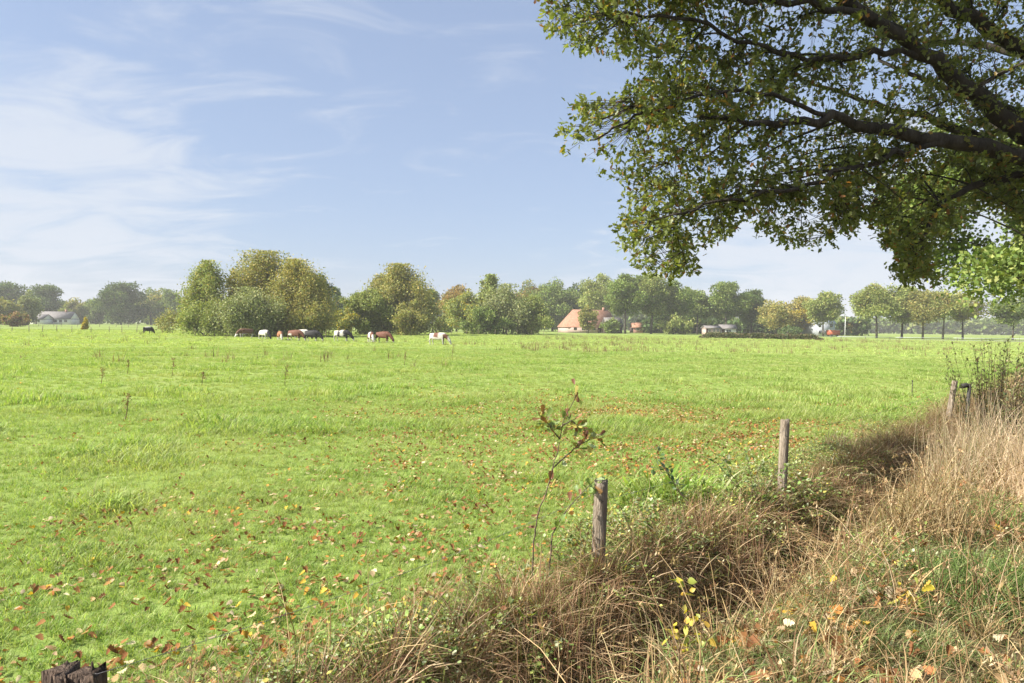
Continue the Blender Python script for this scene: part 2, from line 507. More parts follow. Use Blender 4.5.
def pasture():
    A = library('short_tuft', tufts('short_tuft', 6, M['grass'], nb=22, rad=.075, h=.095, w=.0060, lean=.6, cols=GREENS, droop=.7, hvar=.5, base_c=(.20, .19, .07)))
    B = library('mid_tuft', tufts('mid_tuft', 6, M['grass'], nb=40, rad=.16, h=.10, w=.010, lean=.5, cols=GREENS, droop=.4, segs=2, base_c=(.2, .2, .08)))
    C = library('far_tuft', tufts('far_tuft', 5, M['grass'], nb=50, rad=.42, h=.085, w=.03, lean=.4, cols=FARG, droop=.3, segs=2))
    for nm, lib, k, r0, r1, n, lab in (('pasture_grass', A, 6, 1.8, 9.5, 15000, 'short bright green pasture grass close to the camera left of the fence'),
                                       ('pasture_grass', A, 6, 9.5, 20, 26000, 'short green pasture grass a little beyond the wooden fence posts'),
                                       ('pasture_grass', B, 6, 20, 60, 44000, 'green pasture grass in the middle of the meadow'),
                                       ('pasture_grass', C, 5, 60, 185, 50000, 'pale green pasture grass far out round the grazing cows')):
        x, y = wedge(int(n), r0, r1)
        s, t = st(x, y)
        nz = fbm(x * .8, y * .8, 21)
        keep = (s < -.25 + .9 * (nz - .5)) & (rng.random(len(x)) < .55 + .9 * nz)
        x, y, nz = x[keep], y[keep], nz[keep]
        z = ground(x, y)
        tall = fbm(x * .5 + 7, y * .5, 33)
        sc = rng.uniform(.65, 1.25, len(x)) * (.75 + 1.1 * sstep(.45, .8, tall))
        big = 1.12 if r0 > 9 and r0 < 15 else 1.0
        S = np.stack([sc * big, sc * big, sc * big], -1)
        if lib is A:      # rank tussocks round old dung
            cn = 26; ca, cb_ = wedge(cn, max(r0, 8), r1); 
            for u_, v_ in zip(ca, cb_):
                dd_ = np.hypot((x - u_) / 1.6, y - v_); kk = dd_ < .26
                S[kk] *= 1.4
        scatter(nm, lib, np.stack([x, y, z], -1), rz(len(x)), S, rng.integers(0, k, len(x)), lab)


pasture()


# ------------------------------------------------------------------ leaves
def oak_leaf(rows=8, curl=.25, fold=.25):
    """lobed oak leaf, length 1 along +Y, in the XY plane"""
    prof = [.03, .16, .10, .27, .17, .34, .22, .27, .0] if rows == 8 else [.03, .24, .16, .32, .12, .0]
    n = len(prof)
    V, T = [], []
    for i, w in enumerate(prof):
        y = i / (n - 1)
        off = curl * (y * y) * .5
        V += [(-w, y + .04 * (i % 2), off + w * fold), (0, y, off), (w, y + .04 * (i % 2), off + w * fold)]
    for i in range(n - 1):
        a = 3 * i
        T += [(a, a + 1, a + 4), (a, a + 4, a + 3), (a + 1, a + 2, a + 5), (a + 1, a + 5, a + 4)]
    return np.array(V, float), np.array(T)


def simple_leaf(w=.3, fold=.2, curl=.2):
    V = np.array([(0, 0, 0), (-w, .4, w * fold), (w, .4, w * fold), (0, .45, curl * .2), (0, 1, curl * .6)], float)
    T = np.array([(0, 3, 1), (0, 2, 3), (1, 3, 4), (3, 2, 4)])
    return V, T


def round_leaf(w=.34, fold=.2, curl=.25):
    prof = [(0, .02), (.14, .62), (.34, 1.0), (.58, .86), (.80, .45)]
    V, T = [], []
    for y, k in prof:
        V += [(-w * k, y, curl * y * y * .6 + w * k * fold), (0, y + .02, curl * y * y * .6), (w * k, y, curl * y * y * .6 + w * k * fold)]
    for i in range(len(prof) - 1):
        a = 3 * i
        T += [(a, a + 1, a + 4), (a, a + 4, a + 3), (a + 1, a + 2, a + 5), (a + 1, a + 5, a + 4)]
    V.append((0, 1, curl * .7)); c = len(V) - 1; a = 3 * (len(prof) - 1)
    T += [(a, a + 1, c), (a + 1, a + 2, c)]
    return np.array(V, float), np.array(T)


def place(tpl, P, Rm, S, colr):
    V0, T0 = tpl
    n, k = len(P), len(V0)
    V = np.einsum('nij,kj->nki', Rm, V0) * S[:, None, None] + P[:, None, :]
    T = (T0[None] + (np.arange(n) * k)[:, None, None]).reshape(-1, 3)
    C = np.repeat(colr, k, axis=0)
    return V.reshape(-1, 3), T, C


def frames(dirs, up_jit=.6):
    """rotation matrices whose Y axis is dirs and whose Z axis tends up"""
    d = dirs / (np.linalg.norm(dirs, axis=1, keepdims=True) + 1e-9)
    up = np.array([0, 0, 1.0]) + rng.normal(0, up_jit, d.shape)
    x = np.cross(d, up); x /= (np.linalg.norm(x, axis=1, keepdims=True) + 1e-9)
    z = np.cross(x, d)
    return np.stack([x, d, z], -1)


def rand_dirs(n, bias=(0, 0, 0)):
    d = rng.normal(0, 1, (n, 3)) + np.array(bias)
    return d / np.linalg.norm(d, axis=1, keepdims=True)


def pick_cols(n, pal, w=None, var=.2):
    pal = np.array(pal); i = rng.choice(len(pal), n, p=w)
    return pal[i] * rng.uniform(1 - var, 1 + var, (n, 1)) * rng.uniform(.94, 1.06, (n, 3))


# ------------------------------------------------------------------ the big oak
def bez(a, b, sag, n=6):
    a, b = np.array(a, float), np.array(b, float)
    m = (a + b) / 2 + np.array([0, 0, sag]) + rng.normal(0, .05 * np.linalg.norm(b - a), 3)
    t = np.linspace(0, 1, n)[:, None]
    return (1 - t) ** 2 * a + 2 * t * (1 - t) * m + t * t * b


def in_poly(x, y, poly):
    c = np.zeros(len(x), bool); n = len(poly)
    for i in range(n):
        x1, y1 = poly[i]; x2, y2 = poly[(i + 1) % n]
        if y1 == y2:
            continue
        k = ((y1 > y) != (y2 > y)) & (x < (x2 - x1) * (y - y1) / (y2 - y1) + x1)
        c ^= k
    return c


def project(P):
    """pixels of world points"""
    Mi = np.array(CAM_M.inverted())
    q = P @ Mi[:3, :3].T + Mi[:3, 3]
    return 512 + F * q[:, 0] / -q[:, 2], 341.5 - F * q[:, 1] / -q[:, 2]


OAKPAL = [(.14, .165, .040), (.175, .20, .05), (.105, .125, .035), (.22, .235, .06), (.30, .20, .05), (.26, .12, .04)]
OAKW = [.30, .28, .21, .13, .05, .03]


def make_oak():
    base = Vector((12.6, 12.4, 0)); base.z = gz(base.x, base.y) - .1
    root = empty('oak_tree', base, 'big spreading oak whose leafy branches overhang the top right of the meadow', 'tree')
    B = np.array(base)
    fork = B + (0, 0, 3.9)
    limbs = []

    def limb(pts, r0, r1):
        P = np.array([tuple(p) for p in pts], float)
        t = np.linspace(0, 1, len(P)); tt = np.linspace(0, 1, len(P) * 4)
        Q = np.stack([np.interp(tt, t, P[:, k]) for k in range(3)], -1)
        for _ in range(3):
            Q[1:-1] = (Q[:-2] + 2 * Q[1:-1] + Q[2:]) / 4
        Q[1:-1] += rng.normal(0, .03, Q[1:-1].shape)
        limbs.append((Q, np.linspace(r0, r1, len(Q)) ** 1.0))
    limb([B, B + (.05, 0, 2), fork, B + (.1, .1, 7), B + (.3, .4, 10), B + (.2, .6, 13)], .46, .08)
    limb([fork + (0, 0, .2), at(1110, 190, 11.6), at(1024, 132, 11), at(965, 88, 10.6), at(925, 55, 10.2), at(838, -2, 9.8), at(760, -60, 9.4)], .20, .05)
    limb([fork + (0, 0, -.2), at(1100, 185, 11.5), at(1024, 158, 10.8), at(950, 141, 10.3), at(880, 131, 9.9), at(832, 117, 9.6), at(770, 125, 9.3), at(700, 118, 9)], .17, .022)
    limb([fork + (0, 0, 1), at(1150, 120, 12), at(1010, 42, 11.5), at(935, 0, 11), at(850, -60, 10.6)], .17, .06)
    limb([at(925, 55, 10.2), at(870, 52, 10), at(800, 66, 9.7), at(760, 45, 9.5), at(690, 20, 9.2), at(620, 15, 8.9), at(580, 20, 8.8)], .05, .012)
    limb([at(950, 141, 10.3), at(900, 152, 10.0), at(860, 165, 9.8), at(800, 190, 9.4), at(720, 200, 9.0), at(670, 215, 8.8)], .055, .012)
    limb([at(900, 30, 10.1), at(830, 8, 9.6), at(740, 0, 9.2), at(660, -12, 9), at(600, -10, 8.8)], .06, .012)
    limb([at(832, 117, 9.6), at(760, 90, 9.3), at(690, 95, 9.0), at(630, 120, 8.8), at(590, 140, 8.7)], .035, .01)
    limb([at(1060, 170, 11.4), at(1000, 180, 11.2), at(950, 195, 11), at(925, 225, 10.8), at(915, 260, 10.6)], .08, .014)
    limb([at(1080, 180, 11.5), at(1010, 150, 12.5), at(930, 120, 13.3), at(860, 100, 13.6), at(780, 70, 13.6)], .12, .02)
    for k in range(9):      # limbs on the sides the photo does not show
        a = R(-60 + k * 32); l = random.uniform(4.5, 6.5); z0 = random.uniform(3.6, 7)
        limb([B + (0, 0, z0), B + (math.cos(a) * l * .5, math.sin(a) * l * .5, z0 + 1.6), B + (math.cos(a) * l, math.sin(a) * l, z0 + 2.3 + random.random())], .15, .03)
    wood = MB(); nodes = []; nrad = []
    for i, (Q, r) in enumerate(limbs):
        r = r.copy()
        if i == 0:
            r[:3] *= [1.45, 1.2, 1.05]
        wood.tube(Q, r, 10 if i < 4 else 7)
        nodes.append(Q[(4 if i == 0 else 0):]); nrad.append(r[(4 if i == 0 else 0):])
    nodes = np.concatenate(nodes); nrad = np.concatenate(nrad)
    poly = [(548, 22), (575, 50), (622, 62), (642, 55), (640, 75), (600, 96), (575, 110), (563, 145), (590, 190), (622, 206), (640, 268), (684, 272), (696, 244),
            (722, 236), (748, 222), (768, 252), (822, 240), (845, 228), (868, 218), (888, 236), (900, 272), (918, 284), (938, 276), (934, 240),
            (955, 225), (1000, 215), (1100, 235), (1500, 300), (1500, -500), (620, -500), (590, -120), (548, -30)]
    # where leaves may be: inside the crown's silhouette, several metres deep, around the limbs
    n = 90000
    px = rng.uniform(545, 1260, n); py = rng.uniform(-330, 300, n)
    ok = in_poly(px + 34 * (fbm(py * .035, px * .03, 77) - .5) + rng.normal(0, 4, n), py + 40 * (fbm(px * .035, py * .03, 78) - .5) + rng.normal(0, 4, n), poly)
    px, py = px[ok], py[ok]
    dep = 7.9 + (px - 545) / 700 * 3.6 + rng.random(len(px)) ** 1.0 * (2.2 + (px - 545) / 700 * 3.6)
    P = np.array([tuple(at(a, b, d)) for a, b, d in zip(px, py, dep)])
    ctr = B + (0, 0, 7.5)
    far = np.linalg.norm((P - ctr) / np.array([14.5, 11, 9.5]), axis=1) < 1
    P = P[far]
    # rest of the crown, out of the frame
    q = rng.normal(0, 1, (26000, 3)); q /= np.linalg.norm(q, axis=1, keepdims=True)
    q = ctr + (0, .5, 0) + q * (rng.random((len(q), 1)) ** .35) * np.array([7.2, 7.2, 6.0])
    u, v = project(q)
    outside = (u > 1035) | (v < -15)
    q = q[outside & (q[:, 2] > 3.2) & (q[:, 1] > 4.6)]
    # gaps: keep where a 3-D noise says so
    def n3(p, s, sd):
        return (vnoise(p[:, 0] * s + p[:, 2] * .7 * s, p[:, 1] * s, sd) + vnoise(p[:, 2] * s, p[:, 0] * s + p[:, 1] * .5, sd + 3) + vnoise(p[:, 1] * s, p[:, 2] * s, sd + 5)) / 3
    P = P[(.55 * n3(P, 1.0, 40) + .45 * n3(P, 2.6, 50) > .47)]
    q = q[n3(q, 1.1, 40) > .5]
    uu, vv = project(P); P2 = P[(uu > 835) & (uu < 1060) & (vv > 150)]
    P = np.concatenate([P[rng.permutation(len(P))[:10500]], P2[rng.permutation(len(P2))[:800]]]); q = q[rng.permutation(len(q))[:3600]]
    print('oak tips', len(P), len(q))
    A = np.concatenate([P, q])
    # branch tips: a random subset acts as hubs, reached from the closest limb
    hubs = A[rng.permutation(len(A))[:650]]
    tipsP, tipsN = [], []
    hubpts = []
    for h in hubs:
        d = np.linalg.norm(nodes - h, axis=1) + .35 * (nodes[:, 2] > h[2] + .5)
        k = int(np.argmin(d + rng.random(len(d)) * .25))
        C_ = bez(nodes[k], h, .12 * d[k], 7)
        r0 = min(nrad[k] * .55, .006 + .008 * d[k])
        mu, mv_ = project(C_[1:6])
        if ((mu < 1030) & (mv_ > -5)).any() and not in_poly(mu, mv_, poly).all():
            continue
        if d[k] > 3.2 and mu.min() < 1030:
            continue
        for e_ in (2, 3, 4, 5, 6):
            tipsP.append(C_[e_]); tipsN.append((C_[e_] - C_[e_ - 1]) / (np.linalg.norm(C_[e_] - C_[e_ - 1]) + 1e-6))
        wood.tube(C_, np.linspace(max(r0, .008), .005, 7), 5, cap=False)
        hubpts.append(C_[2:])
    HP = np.concatenate(hubpts)
    for a in A:
        d = np.linalg.norm(HP - a, axis=1); k = int(np.argmin(d))
        if d[k] > 1.1:
            continue
        C_ = bez(HP[k], a, -.06 * d[k], 4)
        if d[k] > .3:
            mu, mv_ = project(C_[1:3])
            if ((mu < 1030) & (mv_ > -5)).any() and not in_poly(mu, mv_, poly).all():
                continue
        wood.tube(C_, np.linspace(.005, .0025, 4), 3, cap=False)
        tipsP.append(a); tipsN.append((a - HP[k]) / (d[k] + 1e-6))
    wood.build('trunk', M['bark'], root, True)
    tp = np.array(tipsP); tn = np.array(tipsN)
    k = 9
    Pp = np.repeat(tp, k, 0) + rng.normal(0, .045, (len(tp) * k, 3))
    dd = np.repeat(tn, k, 0) * .55 + rand_dirs(len(Pp), (0, 0, -.25)) * 1.0
    tone = np.repeat(rng.uniform(.8, 1.2, (len(tp), 1)), k, 0)
    C = pick_cols(len(Pp), OAKPAL, OAKW, .2) * tone
    V, T, CC = place(oak_leaf(5, .3, .3), Pp, frames(dd, .7), rng.uniform(.06, .105, len(Pp)), C)
    V = V - B
    link('crown', mesh_from('oak_crown', V, T, M['oakleaf'], CC), root)
    for o in root.children:
        if o.name.startswith('trunk'):
            o.matrix_parent_inverse = Matrix.Translation(-base)
    print('oak leaves', len(Pp))


make_oak()


# ------------------------------------------------------------------ generic trees
PAL_ = {
    'dark':   [(.052, .085, .030), (.066, .10, .035), (.042, .07, .028), (.085, .11, .04)],
    'green':  [(.095, .135, .040), (.115, .155, .045), (.075, .11, .035), (.14, .165, .055)],
    'light':  [(.15, .185, .06), (.18, .21, .075), (.12, .155, .05), (.21, .22, .08)],
    'olive':  [(.17, .18, .065), (.21, .21, .075), (.13, .15, .055), (.23, .20, .07)],
    'gold':   [(.22, .215, .08), (.26, .24, .09), (.18, .19, .07), (.31, .25, .085)],
    'amber':  [(.27, .18, .06), (.31, .20, .07), (.24, .17, .06), (.20, .18, .06)],
    'yellow': [(.48, .38, .05), (.40, .34, .06), (.26, .26, .06), (.55, .42, .06)],
    'grey':   [(.15, .175, .085), (.18, .20, .10), (.12, .145, .07), (.21, .22, .12)],
    'brown':  [(.20, .12, .07), (.26, .16, .09), (.15, .10, .06), (.18, .16, .07)],
}


PAL = {k: [tuple(min(.6, c * f * m_) for c, m_ in zip(q, (1.08, 1.04, .92))) for q in v] for (k, v), f in zip(PAL_.items(), (1.6, 1.6, 1.5, 1.45, 1.35, 1.2, 1.0, 1.5, 1.2))}


def tree(name, px, top, wpx, d, kind, pal, label, group=None, cat='tree', base_z=None, trunk_frac=None, pal2=None, p2=.25, dens=1.0, base_y=None, depth=None, maxn=34000, leafpx=1.6):
    p = at(px, top, d)
    gx, gy = p.x, p.y
    g = gz(gx, gy)
    h = p.z - g
    w = wpx / F * d * 1.2
    root = empty(name, (gx, gy, g), label, cat, group)
    tf = trunk_frac if trunk_frac is not None else {'round': .26, 'bush': .0, 'birch': .12, 'willow': .0, 'spire': .05}[kind]
    cz0 = h * tf
    ch = h - cz0
    nl = int(np.clip(wpx * (h / d * F) * 7.0 * dens, 1200, maxn))
    nlobe = {'round': 34, 'bush': 26, 'birch': 46, 'willow': 30, 'spire': 24}[kind]
    L = []
    for i in range(nlobe):
        u = rand_dirs(1)[0] * (random.random() ** .45)
        x, y, z = u
        zz = cz0 + ch * (.5 + .42 * z)
        if kind == 'round':
            wx = w * .38; r = w * random.uniform(.13, .20)
        elif kind in ('bush', 'willow'):
            zz = cz0 + ch * (.46 + .42 * z); wx = w * .40 * (1.0 - .3 * max(0, z)); r = w * random.uniform(.12, .19)
        elif kind == 'birch':
            f = (i + .5) / nlobe; wx = w * .46 * (1.0 - .72 * f ** 1.6) * random.uniform(.6, 1.12); zz = cz0 + ch * (.05 + .87 * f + random.uniform(-.05, .05))
            r = w * random.uniform(.09, .15) * (1.1 - .45 * f); q_ = math.hypot(x, y) + 1e-6; k_ = random.random() ** .5; x, y = x / q_ * k_, y / q_ * k_
        else:
            f = (z + 1) / 2; wx = w * .45 * (1.1 - f); r = w * random.uniform(.09, .14)
        r = min(r, ch * .17)
        zz = min(zz, h - r * .8)
        L.append((x * wx, y * (depth or 1) * wx, zz, r, random.random()))
    for i in range(16):       # small ragged lobes on the outline
        a = random.uniform(0, 6.283); q = L[random.randrange(len(L))]
        L.append((q[0] + math.cos(a) * q[3] * 1.0, q[1] + math.sin(a) * q[3], min(q[2] + q[3] * random.uniform(-.2, 1.1), h * .985), q[3] * random.uniform(.25, .5), random.random()))
    # one lobe reaches the stated top
    L.append((random.uniform(-.08, .08) * w, 0, h - min(w * .1, ch * .12), min(w * .11, ch * .12), random.random()))
    L = np.array(L)
    wt = L[:, 3] ** 1.6; wt /= wt.sum()
    li = rng.choice(len(L), nl, p=wt)
    u = rand_dirs(nl); rr = rng.random(nl) ** .33
    if kind in ('birch', 'willow', 'spire'):
        rr = rng.random(nl) ** .7 * 1.25
    sq = {'round': (1.15, 1.15, .8), 'bush': (1.1, 1.1, .95), 'birch': (.95, .95, 1.7), 'willow': (1, 1, 1.35), 'spire': (.9, .9, 1.6)}[kind]
    P = L[li, :3] + u * (rr * L[li, 3])[:, None] * np.array(sq)
    # stray twigs make the outline uneven
    P += rng.normal(0, (.055 if kind in ('birch', 'willow') else .03) * w, P.shape) * (rng.random((nl, 1)) < .4)
    P[:, 2] = np.minimum(P[:, 2], h + .02 * w)
    P = P[P[:, 2] > .05]; li = li[:0] if False else li[:len(P)]
    tone = rng.uniform(.82, 1.18, len(L))[li][:, None]
    C = pick_cols(len(P), PAL[pal], None, .22) * tone
    if pal2:
        sel = (L[li, 4] < p2) & (rng.random(len(P)) < .8)
        C[sel] = pick_cols(int(sel.sum()), PAL[pal2], None, .2)
    ls = leafpx / F * d
    dirs = u[:len(P)] + rand_dirs(len(P)) * .9
    Vl, Tl, Cl = place(simple_leaf(.42, .3, .3), P, frames(dirs, .8), rng.uniform(.7, 1.3, len(P)) * ls, C)
    # trunk and limbs
    mb = MB()
    r0 = max(.035 * h * .5, .06)
    if kind in ('bush', 'willow'):
        for k in range(5):
            t = L[rng.integers(len(L))]
            mb.tube(bez((random.uniform(-.1, .1) * w, random.uniform(-.1, .1) * w, -.05), t[:3], .1 * h, 6), np.linspace(r0 * .6, r0 * .12, 6), 5)
    else:
        lean = rng.normal(0, .015 * h, 2)
        tp = np.array([(0, 0, -.1), (lean[0] * .3, lean[1] * .3, h * .2), (lean[0], lean[1], h * .5), (lean[0] * 1.5, lean[1], h * .85)])
        mb.tube(tp, [r0 * 1.3, r0, r0 * .65, r0 * .15], 8)
        for k in range(12):
            t = L[rng.integers(len(L))]
            z0 = max(.18 * h, min(t[2] * .7, h * .75)); f = z0 / h
            s0 = (np.interp(z0, tp[:, 2], tp[:, 0]), np.interp(z0, tp[:, 2], tp[:, 1]), z0)
            mb.tube(bez(s0, t[:3], .05 * h, 6), np.linspace(r0 * .42 * (1 - f * .5), r0 * .07, 6), 5)
    mb.build('trunk', M['farbark'], root, True)
    link('crown', mesh_from('crown', Vl, Tl, M['treeleaf'], Cl), root)
    return root


# second roadside oak just beyond the big one, seen at the right edge
def second_oak():
    tree('oak_tree', 1058, 110, 290, 27, 'round', 'green', 'second oak beyond the big one, sunlit leaves hanging at the right edge',
         trunk_frac=.30, pal2='light', p2=.15, dens=2.0, leafpx=4.4, maxn=60000)
    tree('oak_tree', 1250, 100, 330, 36, 'round', 'green', 'third oak of the row, farthest right beyond the two nearer oaks', trunk_frac=.2, dens=.15, leafpx=6)


second_oak()

